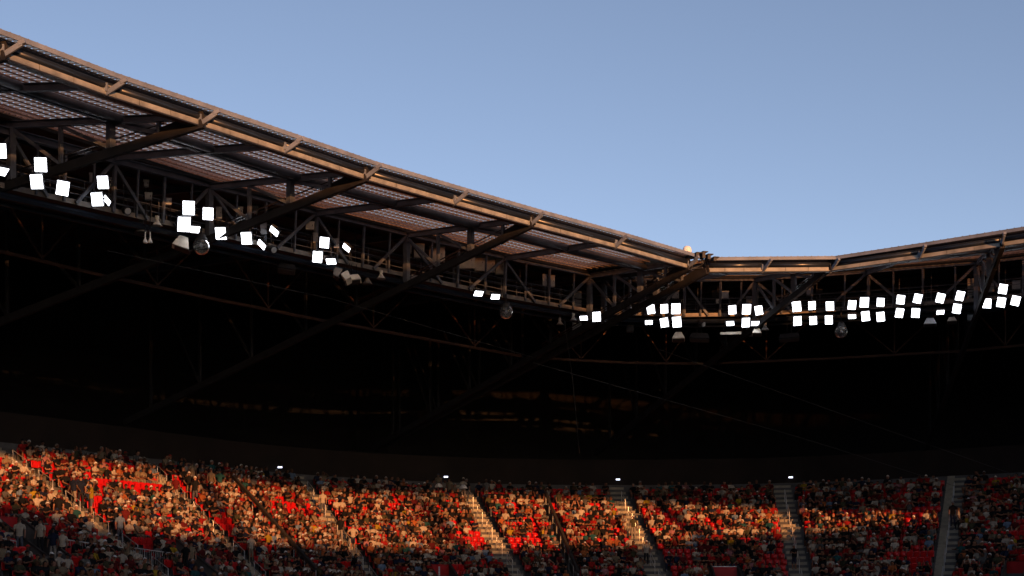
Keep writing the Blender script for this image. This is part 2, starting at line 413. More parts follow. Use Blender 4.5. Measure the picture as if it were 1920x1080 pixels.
# tie girder deeper inside the roof
tl = {'left': 'rust brown tie girder running through the dark left of the stand', 'corner': 'level brown tie girder behind the corner floodlights', 'right': 'brown tie girder behind the right floodlights'}
M['rust'] = mat('brown_painted_steel', (.05, .02, .011), .7, .3, 2)
for wn, a, b, _ in WINGS:
    T = wthing('tie_girder', tl[wn], 'girder', roof((a + b) / 2, 16, 18), group='tie girders inside the roof'); qs = edge_nodes(a, b)
    for q0, q1 in zip(qs, qs[1:]):
        MB().beam(roof(q0, 16, 17.6), roof(q1, 16, 17.6), .16, .16).build('chord', M['rust'], T)
        qm = (q0 + q1) / 2
        MB().beam(roof(q0, 16, 21.6), roof(qm, 16, 17.7), .09, .09).build('diagonal', M['rust'], T)
        MB().beam(roof(q1, 16, 21.6), roof(qm, 16, 17.7), .09, .09).build('diagonal', M['rust'], T)
        MB().beam(roof(qm, 16, 21.6), roof(qm, 16, 17.7), .08, .08).build('post', M['rust'], T)
# finned column plates beside three trusses
for q, s, lab in ((4.06, 11.2, 'grey plated roof column with a vent grille at the corner joint'), (5.04, 10.9, 'pale plated roof column with a vent grille above the three mid floodlights'), (6.0, 10.9, 'pale plated roof column with a vent grille near the steep right truss')):
    p = roof(q, s, 0); T = wthing('roof_column', lab, 'column', roof(q, s, 18.8), group='plated roof columns')
    an = math.atan2(roof(q, s, 0).x, roof(q, s, 0).y)
    m = MB(); m.box((p.x, p.y, CZ + 20.1), (.62, .5, 2.7), -an); m.build('shaft', M['box_grey'], T)
    m = MB()
    for i in range(5): m.box((p.x - .0, p.y - .27, CZ + 21.62 + i * .09), (.5, .04, .05), -an)
    for i in range(5): m.box((p.x - .2 + i * .1, p.y - .28, CZ + 21.8), (.03, .04, .42), -an)
    m.build('vent_grille', M['steel_dark'], T)

# junction ironwork and radome on the roof at the corner
p = roof(4.05, .1); T = wthing('roof_joint', 'dark bent steel flashing ends where the two roof runs meet', 'roof joint', p)
m = MB()
for dx, dz, hh in ((-.35, .10, .34), (.05, .12, .42), (.38, .0, .34), (.75, -.14, .26)):
    m.box((p.x + dx, p.y + .2, p.z + dz), (.20, .5, hh), .3); m.box((p.x + dx + .1, p.y + .15, p.z + dz + hh / 2 - .03), (.34, .5, .05), .3)
m.build('flashing_end', M['steel_dark'], T)
p, q = hang(1289, 469, .6)
T = wthing('radome', 'small pale domed antenna cover on top of the roof just left of the corner joint', 'antenna', p)
m = MB(); m.lathe([(.27, -.3), (.28, 0), (.25, .13), (.16, .23), (.0, .27)], 20, tuple(p)); m.build('dome', M['white'], T, smooth=True)
m = MB(); m.lathe([(.16, -.62), (.16, -.3)], 12, tuple(p)); m.build('foot', M['steel'], T)

# ------------------------------------------------------------------ floodlights
def make_flood(name, w_=.58, h_=.68):
    T = thing(name, 'x', 'floodlight', (0, 0, 0))
    m = MB(); m.box((0, .09, 0), (w_ + .07, .12, h_ + .07))
    for i in range(9): m.box((-w_ / 2 + (i + .5) * w_ / 9, .19, 0), (.02, .09, h_ * .9))
    m.build('housing', M['housing'], T)
    m = MB(); nx, nz = (3, 4)
    for i in range(nx):
        for j in range(nz):
            m.box((-w_ / 2 + (i + .5) * w_ / nx, .02, -h_ / 2 + (j + .5) * h_ / nz), (w_ / nx - .012, .03, h_ / nz - .014))
    m.build('led_panel', M['led'], T)
    m = MB(); x = w_ / 2 + .06
    m.beam((-x, .1, 0), (-x, .34, .0), .03, .07); m.beam((x, .1, 0), (x, .34, .0), .03, .07); m.beam((-x, .34, 0), (x, .34, 0), .04, .07)
    m.build('yoke', M['steel'], T)
    return T
# x, y, kind (u upright, f flat, t tilted), roll degrees, scale, label
FL = [
 (-1, 283, 'u', 4, 1, 'floodlight cut by the left edge of the photo, higher one'), (2, 322, 'f', -10, 1, 'flat floodlight sliver at the left edge of the photo'),
 (76, 309, 'u', 3, 1, 'higher of the two stacked square floodlights at the far left'), (68, 341, 'u', 3, 1, 'lower of the two stacked square floodlights at the far left'),
 (117, 353, 'u', -6, 1.03, 'single square floodlight between the far left stack and the next stack'),
 (192, 342, 'u', 2, .97, 'upper floodlight of the second stack from the left'), (181, 374, 'u', 2, 1, 'lower floodlight of the second stack from the left'),
 (200, 376, 't', 50, .8, 'thin edge-on tilted floodlight beside the second stack from the left'),
 (354, 390, 'u', 2, 1.12, 'upper glaring floodlight above the pale box speaker'), (345, 421, 'u', 3, 1.2, 'lower glaring floodlight directly above the pale box speaker'),
 (365, 431, 'f', 0, 1, 'flat floodlight tucked under the glaring pair at left'), (390, 401, 'u', 0, 1, 'square floodlight just right of the glaring pair at left'),
 (414, 438, 'u', 0, 1.03, 'square floodlight right of the glass dome camera on the left'), (461, 447, 'u', 1, 1.03, 'square floodlight left of the two tilted floodlights'),
 (513, 434, 't', 40, 1, 'higher of the two tilted floodlights under the second big truss'), (491, 459, 't', 45, .95, 'lower of the two tilted floodlights under the second big truss'),
 (609, 455, 'u', -6, .97, 'upper square floodlight of the pair above the hanging box speakers'), (596, 482, 'u', -5, 1, 'lower square floodlight of the pair above the hanging box speakers'),
 (650, 465, 't', 40, .9, 'small tilted floodlight right of the pair above the box speakers'), (620, 491, 'f', 5, 1, 'flat floodlight right above the hanging box speakers'),
 (898, 551, 'f', -5, 1, 'left of the two flat floodlights under the cabinet row'), (929, 557, 'f', -5, 1, 'right of the two flat floodlights under the cabinet row'),
 (1095, 597, 'f', 5, .95, 'flat floodlight left of the lone square one by the corner trusses'), (1119, 594, 'u', 4, 1, 'lone square floodlight at the foot of the corner trusses'),
 (1220, 580, 'u', 6, 1, 'leftmost upper floodlight of the first corner cluster'), (1245, 579, 'u', 6, .98, 'middle upper floodlight of the first corner cluster'),
 (1268, 579, 'u', 1, 1.15, 'rightmost upper floodlight of the first corner cluster, glaring'), (1246, 605, 'u', 6, 1.02, 'middle lower floodlight of the first corner cluster'),
 (1269, 604, 'u', 1, 1.15, 'rightmost lower floodlight of the first corner cluster, glaring'), (1217, 605, 'f', 5, .95, 'flat floodlight at lower left of the first corner cluster'),
 (1373, 581, 'u', 6, .98, 'left upper floodlight of the second corner cluster'), (1400, 580, 'u', 2, 1.12, 'centre upper floodlight of the second corner cluster, glaring'),
 (1423, 582, 'u', 5, 1, 'right upper floodlight of the second corner cluster'), (1399, 605, 'u', 3, 1.02, 'centre lower floodlight of the second corner cluster'),
 (1369, 607, 'f', 3, 1, 'left flat floodlight of the second corner cluster'), (1416, 607, 'f', 3, 1, 'right flat floodlight of the second corner cluster'),
 (1494, 575, 'u', 2, 1.1, 'upper left floodlight of the six in the third cluster'), (1523, 573, 'u', 3, .9, 'upper middle floodlight of the six in the third cluster'),
 (1556, 574, 'u', -3, 1, 'upper right floodlight of the six in the third cluster'), (1495, 602, 'u', 6, 1, 'lower left floodlight of the six in the third cluster'),
 (1524, 601, 'u', 0, .9, 'lower middle floodlight of the six in the third cluster'), (1554, 600, 'u', -3, .95, 'lower right floodlight of the six in the third cluster'),
 (1598, 572, 'u', -3, 1, 'upper left floodlight above the small flat one in the fourth cluster'), (1621, 567, 'u', -2, 1.1, 'upper middle floodlight of the fourth cluster'),
 (1651, 567, 'u', -6, .92, 'upper right floodlight of the fourth cluster'), (1622, 593, 'u', 3, 1.03, 'lower middle floodlight of the fourth cluster'),
 (1651, 594, 'u', 2, 1, 'lower right floodlight of the fourth cluster'), (1598, 594, 'f', 0, .95, 'small flat floodlight above the glass dome camera at right'),
 (1688, 562, 'u', -10, .98, 'upper left floodlight of the fifth cluster of four'), (1720, 560, 'u', -12, .98, 'upper right floodlight of the fifth cluster of four'),
 (1686, 587, 'u', -7, .98, 'lower left floodlight of the fifth cluster of four'), (1717, 587, 'u', -6, 1, 'lower right floodlight of the fifth cluster of four'),
 (1764, 559, 'u', -14, 1, 'floodlight above the flat one near the grey trapezoid speaker'), (1800, 555, 'u', -9, 1, 'upper floodlight left of the steep right truss'),
 (1795, 579, 'u', -12, 1, 'lower floodlight left of the steep right truss'), (1763, 586, 'f', 0, .9, 'flat floodlight beside the grey trapezoid speaker at right'),
 (1881, 542, 'u', -12, 1, 'topmost floodlight right of the steep right truss'), (1851, 569, 'u', -8, 1, 'left floodlight of the lower three right of the steep truss'),
 (1877, 567, 'u', -12, 1, 'middle floodlight of the lower three right of the steep truss'), (1904, 564, 'u', -16, 1, 'right floodlight of the lower three right of the steep truss')]
fl0 = make_flood('floodlight'); fl_tree = tree(fl0); first = True
for x, y, k, roll, scl, lab in FL:
    o = fl0 if first else copy_tree(fl0, fl_tree); first = False
    p, q = hang(x, y, 6.4 if x < 130 or 1480 < x < 1530 or 1100 < x < 1130 else 8.4); yaw = math.atan2(p.x, p.y)
    Z0 = p.y; o.location = p
    sx = .58 / .60
    if k == 'u': pitch, yw = R(-22 + random.uniform(-4, 4)), -yaw + R(random.uniform(-14, 14))
    elif k == 'f': pitch, yw = R(-74), -yaw + R(random.uniform(-8, 8))
    else: pitch, yw = R(-22), -yaw + R(45)
    Rm = Matrix.Rotation(yw, 4, 'Z') @ Matrix.Rotation(-pitch, 4, 'X') @ Matrix.Rotation(R(-roll) if k != 't' else 0, 4, 'Y')
    if k == 't': Rm = Matrix.Rotation(-yaw, 4, 'Z') @ Matrix.Rotation(R(roll), 4, 'Y') @ Matrix.Rotation(R(76), 4, 'X')
    o.rotation_euler = Rm.to_euler(); o.scale = (scl * .88,) * 3
    tag(o, lab, 'floodlight', 'floodlights along the catwalk')

# ------------------------------------------------------------------ other hanging gear
def world_gear(name, x, y, s, lab, cat, group=None, mode=None):
    p, q = hang(x, y, s); T = wthing(name, lab, cat, p, group); an = -math.atan2(p.x, p.y)
    return T, p, q, an
def rod(T, p, q, s, x=0, y=0, nm='hanger'):
    top = cw(q, s).z - .1
    if top > p.z + .2: MB().tube([(p.x + x, p.y + y, p.z), (p.x + x, p.y + y, top)], .022, 6).build(nm, M['steel'], T)
def frustum(m, c, top, bot, h, rz=0, tilt=0, roll=0):
    vs = []
    for (sx, sy), z in ((top, h / 2), (bot, -h / 2)):
        for a, b in ((-1, -1), (1, -1), (1, 1), (-1, 1)): vs.append(Vector((a * sx / 2, b * sy / 2, z)))
    Rm = Matrix.Rotation(rz, 3, 'Z') @ Matrix.Rotation(roll, 3, 'Y') @ Matrix.Rotation(tilt, 3, 'X')
    vs = [Rm @ v + Vector(c) for v in vs]
    m.add(vs, [(0, 1, 2, 3), (7, 6, 5, 4), (0, 4, 5, 1), (1, 5, 6, 2), (2, 6, 7, 3), (3, 7, 4, 0)])
for x, y, s, sc_, mt, lab in ((295, 411, 9.2, 1, 'box_pale', 'pale bell-shaped horn speaker right of the two pendant lamps'), (265, 420, 9.9, 1.3, 'purlin', 'dim brown horn speaker left of the two pendant lamps'),
        (715, 512, 9.2, 1, 'box_pale', 'pale bell-shaped horn speaker right of the hanging box speakers'), (688, 520, 9.8, 1.2, 'purlin', 'dim horn speaker between the box speakers and the pale horn'),
        (1075, 592, 9.2, .95, 'box_grey', 'grey horn speaker left of the lone square floodlight'), (1050, 600, 9.6, .9, 'purlin', 'tan horn speaker farther left of the lone square floodlight'),
        (1434, 609, 9.2, 1.1, 'box_grey', 'grey horn speaker under the right of the second corner cluster')):
    T, p, q, an = world_gear('horn_speaker', x, y, s, lab, 'loudspeaker', 'horn speakers')
    k = sc_ * 1.0
    MB().lathe([(.0, .0), (.07 * k, .0), (.09 * k, -.06 * k), (.12 * k, -.14 * k), (.18 * k, -.24 * k), (.27 * k, -.33 * k), (.255 * k, -.33 * k), (.1 * k, -.12 * k), (0, -.05 * k)], 20, tuple(p)).build('bell', M[mt], T, smooth=True)
    MB().lathe([(0, .16 * k), (.10 * k, .16 * k), (.11 * k, .0), (.0, 0)], 16, tuple(p)).build('driver', M[mt], T)
    MB().tube([(p.x, p.y + .05, p.z), (p.x, p.y + .1, cw(q, s).z - .1)], .025, 6).build('hanger', M['steel'], T)
for x, lab in ((272, 'left of the two white pendant lamps on long rods'), (282, 'right of the two white pendant lamps on long rods')):
    T, p, q, an = world_gear('pendant_lamp', x, 452, 9.1, lab, 'pendant lamp', 'pendant lamps')
    MB().lathe([(.03, .16), (.05, .10), (.10, .02), (.12, -.08), (.09, -.10), (0, -.09)], 16, tuple(p)).build('shade', M['white'], T, smooth=True)
    MB().tube([p + Vector((0, 0, .12)), p + Vector((0, 0, 1.75))], .022, 8).build('rod', M['steel'], T)
    MB().tube([p + Vector((0, 0, .12)), p + Vector((0, 0, .45))], .032, 8).build('sleeve', M['white'], T)
# box speakers: (x, y, s, top wh, bottom wh, height, tilt, roll, material, label)
for x, y, s, tp, bt, hh, tilt, roll, mt, lab in (
    (342, 456, 9.3, (.42, .35), (.86, .5), .62, -.25, .30, 'box_pale', 'large pale wedge speaker under the glaring floodlights at left'),
    (538, 503, 10, (.8, .4), (1.0, .5), .34, -.4, .12, 'steel', 'dim wide louvred speaker hanging left of the pale box speakers'),
    (651, 520, 9.3, (.45, .4), (.34, .7), .55, -.3, -.5, 'box_pale', 'left of the two joined pale hexagonal box speakers'),
    (664, 523, 9.2, (.5, .4), (.80, .5), .34, -.35, -.12, 'box_pale', 'right of the two joined pale hexagonal box speakers'),
    (632, 512, 9.6, (.5, .4), (.3, .4), .5, -.2, .3, 'purlin', 'dim green-grey speaker left of the joined box speakers'),
    (1272, 631, 9.2, (.42, .4), (.86, .6), .48, -.25, 0, 'box_pale', 'brown trapezoid speaker under the glaring corner floodlights'),
    (1312, 632, 9.6, (1.1, .4), (1.35, .5), .42, -.4, .05, 'steel', 'dim wide speaker right of the brown trapezoid speaker'),
    (1181, 616, 9.8, (.5, .3), (.5, .3), .42, 0, 0, 'steel', 'small dim square box left of the first corner cluster'),
    (1420, 622, 9.1, (.3, .3), (.62, .5), .40, -.3, .05, 'box_pale', 'small pale trapezoid speaker under the second corner cluster'),
    (1479, 632, 9.8, (1.2, .4), (1.4, .5), .36, -.4, -.05, 'steel', 'dim wide speaker under the third floodlight cluster'),
    (1744, 604, 9.1, (.42, .4), (.80, .5), .40, -.25, 0, 'box_grey', 'grey-blue trapezoid speaker under the right catwalk'),
    (1784, 600, 9.2, (.3, .3), (.60, .5), .30, -.25, 0, 'purlin', 'small tan trapezoid speaker beside the lower right floodlight')):
    T, p, q, an = world_gear('box_speaker', x, y, s, lab, 'loudspeaker', 'box speakers')
    m = MB(); frustum(m, p, tp, bt, hh, an, tilt, roll); m.build('cabinet', M[mt], T)
    m = MB(); frustum(m, p - Vector((0, 0, hh / 2 + .03)), (bt[0] * .92, bt[1] * .9), (bt[0] * .90, bt[1] * .88), .03, an, tilt, roll); m.build('grille', M['steel_dark'], T)
    tz = cw(q, s).z - .12; m = MB()
    for d in (-.14, .14):
        m.tube([(p.x + d, p.y, p.z + hh * .3), (p.x + d, p.y, max(tz, p.z + hh * .3 + .1))], .02, 6)
    m.build('hanger', M['steel'], T)
for x, y, lab in ((377, 462, 'glass dome camera housing under the glaring floodlights at left'), (948, 585, 'glass dome camera housing hanging under the cabinet row'), (1577, 622, 'glass dome camera housing between the third and fourth clusters')):
    T, p, q, an = world_gear('dome_camera', x, y, 9.1, lab, 'camera', 'glass dome cameras')
    r = .44
    MB().lathe([(r * math.sin(t * math.pi / 12), r * math.cos(t * math.pi / 12)) for t in range(3, 13)], 24, tuple(p)).build('dome', M['glass'], T, smooth=True)
    MB().lathe([(0, .62), (.20, .62), (.24, .5), (.33, .36), (.33, .29), (0, .29)], 20, tuple(p)).build('cap', M['steel_dark'], T, smooth=True)
    m = MB(); m.box(tuple(p + Vector((0, 0, .02))), (.13, .22, .16), an); m.tube([p + Vector((.02, -.1, -.02)), p + Vector((.06, -.26, -.06))], .06, 12); m.box(tuple(p + Vector((0, 0, .17))), (.05, .05, .24)); m.build('camera_head', M['box_grey'], T)
    MB().tube([p + Vector((0, 0, .6)), Vector((p.x, p.y, max(cw(q, 9.1).z, p.z + .8)))], .05, 8).build('hanger', M['steel'], T)
for x, y, lab in ((237, 394, 'round black spot lamp left of the pendant lamps'), (511, 467, 'round black spot lamp under the two tilted floodlights'), (1316, 607, 'small round spot lamp right of the first corner cluster')):
    T, p, q, an = world_gear('spot_lamp', x, y, 9.2, lab, 'spot lamp', 'round spot lamps')
    a = p + Vector((-.16, .18, .08)); b = p + Vector((.10, -.12, -.08))
    MB().tube([a, a.lerp(b, .3), b], [.14, .19, .20], 16).build('barrel', M['housing'], T, smooth=False)
    MB().tube([b, b + (b - a) * .04], [.16, .14], 16).build('lens', M['box_grey'], T)
    MB().tube([a + Vector((0, 0, .1)), a + Vector((0, 0, .6))], .02, 6).build('hanger', M['steel'], T)
T, p, q, an = world_gear('bar_lamp', 1370, 625, 9.1, 'long pale horizontal bar fitting below the second corner cluster', 'lamp bar')
m = MB(); m.box(tuple(p), (1.4, .16, .16), an); m.build('body', M['box_pale'], T); m = MB()
for d in (-.5, .5): m.tube([(p.x + d, p.y, p.z + .08), (p.x + d, p.y, cw(q, 9.1).z - .1)], .018, 6)
m.build('hanger', M['steel'], T)
# electrical cabinets along the catwalk: x, y, s, w, h, material, label
for x, y, s, w_, h_, mt, lab in (
    (449, 397, 9.9, .30, .40, 'box_pale', 'small pale box beside the post above the left floodlights'), (478, 394, 10.2, .26, .34, 'box_pale', 'smaller pale box half hidden behind the second big truss'),
    (495, 430, 9.3, .32, .56, 'box_grey', 'pair of narrow grey cabinets above the tilted floodlights'), (582, 424, 9.4, .46, .40, 'box_pale', 'tan box with a cowl above the pair of square floodlights'),
    (597, 430, 9.9, .32, .42, 'steel', 'dark cabinet just right of the tan cowled box'), (592, 447, 9.3, .3, .5, 'box_grey', 'grey cabinet behind the upper of the paired floodlights'),
    (631, 457, 9.3, .3, .5, 'box_grey', 'grey cabinet right of the paired square floodlights'),
    (764, 466, 9.8, .44, .58, 'box_pale', 'pale cabinet leftmost on the catwalk before the third big truss'), (785, 471, 9.8, .62, .78, 'box_pale', 'taller pale cabinet with a dark lock before the third big truss'),
    (820, 477, 9.9, .95, .90, 'box_pale', 'wide pale cabinet just left of the third big truss'), (875, 489, 9.9, 1.05, .96, 'box_pale', 'wide pale cabinet just right of the third big truss chord'),
    (900, 493, 9.9, .62, 1.0, 'box_pale', 'first of three joined pale cabinets at the end of the row'), (919, 496, 9.9, .62, 1.0, 'box_pale', 'second of three joined pale cabinets at the end of the row'), (937, 500, 9.9, .56, 1.0, 'box_pale', 'last of three joined pale cabinets at the end of the row'),
    (1021, 526, 9.8, .30, .70, 'box_grey', 'left narrow cabinet of the ribbed group near the corner'), (1035, 528, 9.8, .42, .70, 'box_grey', 'right ribbed cabinet of the group near the corner'),
    (275, 345, 9.9, .24, .3, 'box_grey', 'small grey junction box on the left catwalk'), (173, 335, 9.5, .22, .42, 'box_grey', 'narrow grey box left of the second floodlight stack'),
    (205, 343, 9.6, .18, .4, 'box_grey', 'narrow grey box right of the second floodlight stack'), (213, 345, 9.4, .14, .2, 'box_pale', 'tiny pale camera box on the left catwalk rail'),
    (279, 369, 9.3, .34, .30, 'box_grey', 'flat grey box hanging over the pendant lamps'), (315, 379, 9.3, .36, .3, 'box_grey', 'flat grey box right of the horn speaker at left'), (410, 400, 9.3, .3, .55, 'box_grey', 'narrow grey cabinet right of the glaring pair at left'),
    (1266, 553, 9.9, .46, .46, 'box_grey', 'boxy ballast cabinet above the first corner cluster'), (1284, 556, 10.1, .3, .45, 'steel', 'darker ballast cabinet above the first corner cluster'),
    (1341, 553, 10, .46, .5, 'steel', 'dark ballast cabinet left of the one over the second corner cluster'), (1360, 554, 9.9, .48, .5, 'box_grey', 'pale grey ballast cabinet above the second corner cluster'),
    (1345, 566, 9.5, .2, .25, 'box_grey', 'small switch box under the dark ballast cabinet'),
    (1518, 548, 9.9, .44, .48, 'box_grey', 'pale grey ballast cabinet above the third cluster'), (1537, 549, 10, .38, .44, 'steel', 'dark ballast cabinet above the third cluster'),
    (1652, 556, 9.9, .4, .3, 'steel', 'dark ballast box behind the fourth cluster'), (1766, 548, 9.9, .5, .5, 'steel', 'dark ballast box above the flat floodlight at right'),
    (1857, 540, 9.9, .5, .5, 'box_grey', 'grey ballast box left of the topmost right floodlight'), (1905, 535, 9.9, .5, .5, 'box_grey', 'grey ballast box at the right edge of the photo')):
    T, p, q, an = world_gear('electrical_cabinet', x, y, s, lab, 'cabinet', 'electrical cabinets on the catwalk')
    d = .28; m = MB(); m.box(tuple(p), (w_, d, h_), an); m.box(tuple(p + Vector((0, 0, h_ / 2 + .015))), (w_ + .05, d + .06, .03), an); m.build('body', M[mt], T)
    fwd = Vector((math.sin(-an) * -1, -math.cos(an), 0))
    m = MB(); m.box(tuple(p + fwd * (d / 2 + .008)), (w_ * .88, .012, h_ * .88), an); m.build('door', M[mt], T)
    m = MB(); m.box(tuple(p + fwd * (d / 2 + .02) + Vector((w_ * .3, 0, 0))), (.03, .03, .09), an); m.build('handle', M['black'], T)
    m = MB(); c = cw(q, s)
    for dx in (-w_ * .35, w_ * .35): m.beam((p.x + dx, p.y, p.z - h_ / 2), (p.x + dx, p.y, min(c.z, p.z - h_ / 2 - .05)), .03, .03)
    m.build('stand_leg', M['steel'], T)

# ------------------------------------------------------------------ bowl (seating terrace)
AP = {-2: (-37.8, 81.8, 57), -1: (-31.0, 91.9, 53), 0: (-24.4, 102.0, 39.5), 1: (-15.9, 114.7, 26.5), 2: (-4.3, 122.9, 18), 3: (8.0, 125.2, 8.5),
      4: (21.0, 123.3, -4.5), 5: (32.8, 116.4, -19), 6: (43.5, 107.5, -31)}
AK = sorted(AP); RISE, TREAD, HT, NR = .42, .8, 9.8, 25
def hermite(a, col):
    a = min(max(a, AK[0]), AK[-1] - 1e-6); k = int(math.floor(a)); t = a - k
    def g(i): return AP[min(max(i, AK[0]), AK[-1])][col]
    p0, p1 = g(k), g(k + 1); m0 = (g(k + 1) - g(k - 1)) / 2 if k > AK[0] else p1 - p0; m1 = (g(k + 2) - g(k)) / 2 if k + 1 < AK[-1] else p1 - p0
    return (2*t**3 - 3*t*t + 1) * p0 + (t**3 - 2*t*t + t) * m0 + (-2*t**3 + 3*t*t) * p1 + (t**3 - t*t) * m1
def bowl(a, s, dz=0):
    an = R(hermite(a, 2)); h = HT - RISE * (s / TREAD)
    return Vector((hermite(a, 0) + math.sin(an) * s, hermite(a, 1) - math.cos(an) * s, CZ + h + dz))
def tread(a, s, i):
    p = bowl(a, s); p.z = CZ + HT - RISE * i; return p
GA, GS = np.meshgrid(np.linspace(-2, 5.999, 800), np.linspace(-1, 22, 231), indexing='ij')
_G = np.array([[bowl(a, s)[:] for s in GS[0]] for a in GA[:, 0]])
GX = 960 + _G[..., 0] / _G[..., 1] * F; GY = HZ - (_G[..., 2] - CZ) / _G[..., 1] * F
def bowl_at(x, y):
    d = (GX - x) ** 2 + (GY - y) ** 2; i = np.unravel_index(np.argmin(d), d.shape); return float(GA[i]), float(GS[i])
GS_T = wthing('grandstand', 'large curved concrete seating stand under the roof, filled with spectators', 'grandstand', bowl(2, 10) * 1.0)
NA = 96; avals = np.linspace(-2, 5.99, NA + 1)
m = MB(); vs = []; fs = []
prof = []
for i in range(NR + 1):
    prof.append((i * TREAD - .4, i)); prof.append(((i + 1) * TREAD - .4, i))
rows = []
for a in avals:
    rows.append([tread(a, s, i) for s, i in prof])
n = len(prof)
for r in rows: vs += r
for j in range(NA):
    for i in range(n - 1): fs.append((j * n + i, (j + 1) * n + i, (j + 1) * n + i + 1, j * n + i + 1))
m.add(vs, fs); m.build('terrace', M['concrete'], GS_T)
# front wall of the stand down to the pitch, back wall, upper dark wall
def ribbon(s0, z0, s1, z1, alist):
    mm = MB(); v = []
    for a in alist: p = bowl(a, s0); p.z = z0; q_ = bowl(a, s1); q_.z = z1; v += [p, q_]
    mm.add(v, [(2 * j, 2 * j + 1, 2 * j + 3, 2 * j + 2) for j in range(len(alist) - 1)]); return mm
SF = (NR + 1) * TREAD - .4
ribbon(SF, CZ + HT - RISE * NR, SF, 0, avals).build('front_wall', M['concrete'], GS_T)
ribbon(-.4, CZ + HT - .05, -.4, CZ + HT + .05, avals).build('rear_kerb', M['concrete'], GS_T)
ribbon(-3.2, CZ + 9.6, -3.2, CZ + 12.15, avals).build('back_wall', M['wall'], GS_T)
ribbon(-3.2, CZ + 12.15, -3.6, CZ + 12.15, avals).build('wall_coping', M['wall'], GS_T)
ribbon(-.4, CZ + 9.8, -3.2, CZ + 9.8, avals).build('concourse_floor', M['concrete'], GS_T)
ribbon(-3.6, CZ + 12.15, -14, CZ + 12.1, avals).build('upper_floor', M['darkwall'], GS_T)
ribbon(-12, 0, -12, CZ + 27, avals).build('rear_wall', M['darkwall'], GS_T)  # added to close the stand so the void behind stays dark
# stairways
AW = .68
lenrow = lambda k, s: (tread(k + .5, s, 0) - tread(k, s, 0)).length * 2
for k in range(-1, 6):
    mm = MB()
    for i in range(NR + 1):
        for hstep in (0, 1):
            s0 = i * TREAD - .4 + hstep * TREAD / 2; z = HT + CZ - RISE * i + (RISE / 2 if hstep == 0 else 0) + .004
            if hstep == 0 and i == 0: z = HT + CZ + .02
            c0 = tread(k, s0, i); c1 = tread(k, s0 + TREAD / 2, i)
            t = (bowl(k + .02, s0) - bowl(k - .02, s0)); t.z = 0; t.normalize()
            zb = HT + CZ - RISE * (i + 1)
            v = [c0 - t * AW, c0 + t * AW, c1 + t * AW, c1 - t * AW]
            for q_ in v: q_.z = z
            v2 = [q_.copy() for q_ in v]
            for q_ in v2: q_.z = zb - .01
            mm.add(v + v2, [(0, 1, 2, 3), (3, 2, 6, 7), (0, 3, 7, 4), (2, 1, 5, 6)])
    mm.build('stairway', M['stairc'], GS_T)
# concourse lights on the back wall
for k, (x, lab) in enumerate(((-424, 'leftmost'), (-115, 'second from left'), (196, 'third from left'), (513, 'rightmost'))):
    best = min(avals, key=lambda a: abs(bowl(a, -2.9).x / bowl(a, -2.9).y * F - x)); p = bowl(best, -2.9)
    y = (876, 894, 899, 895)[k]; p.z = CZ + (HZ - y) / F * p.y
    T = wthing('concourse_light', f'small white light strip on the dark back wall, {lab} of four', 'light', p, 'lights on the back wall')
    m = MB(); m.box(tuple(p), (.32, .05, .11)); m.build('tube', M['tube'], T)
    m = MB(); m.box(tuple(p + Vector((0, .07, .02))), (.32, .08, .12)); m.build('bracket', M['steel'], T)

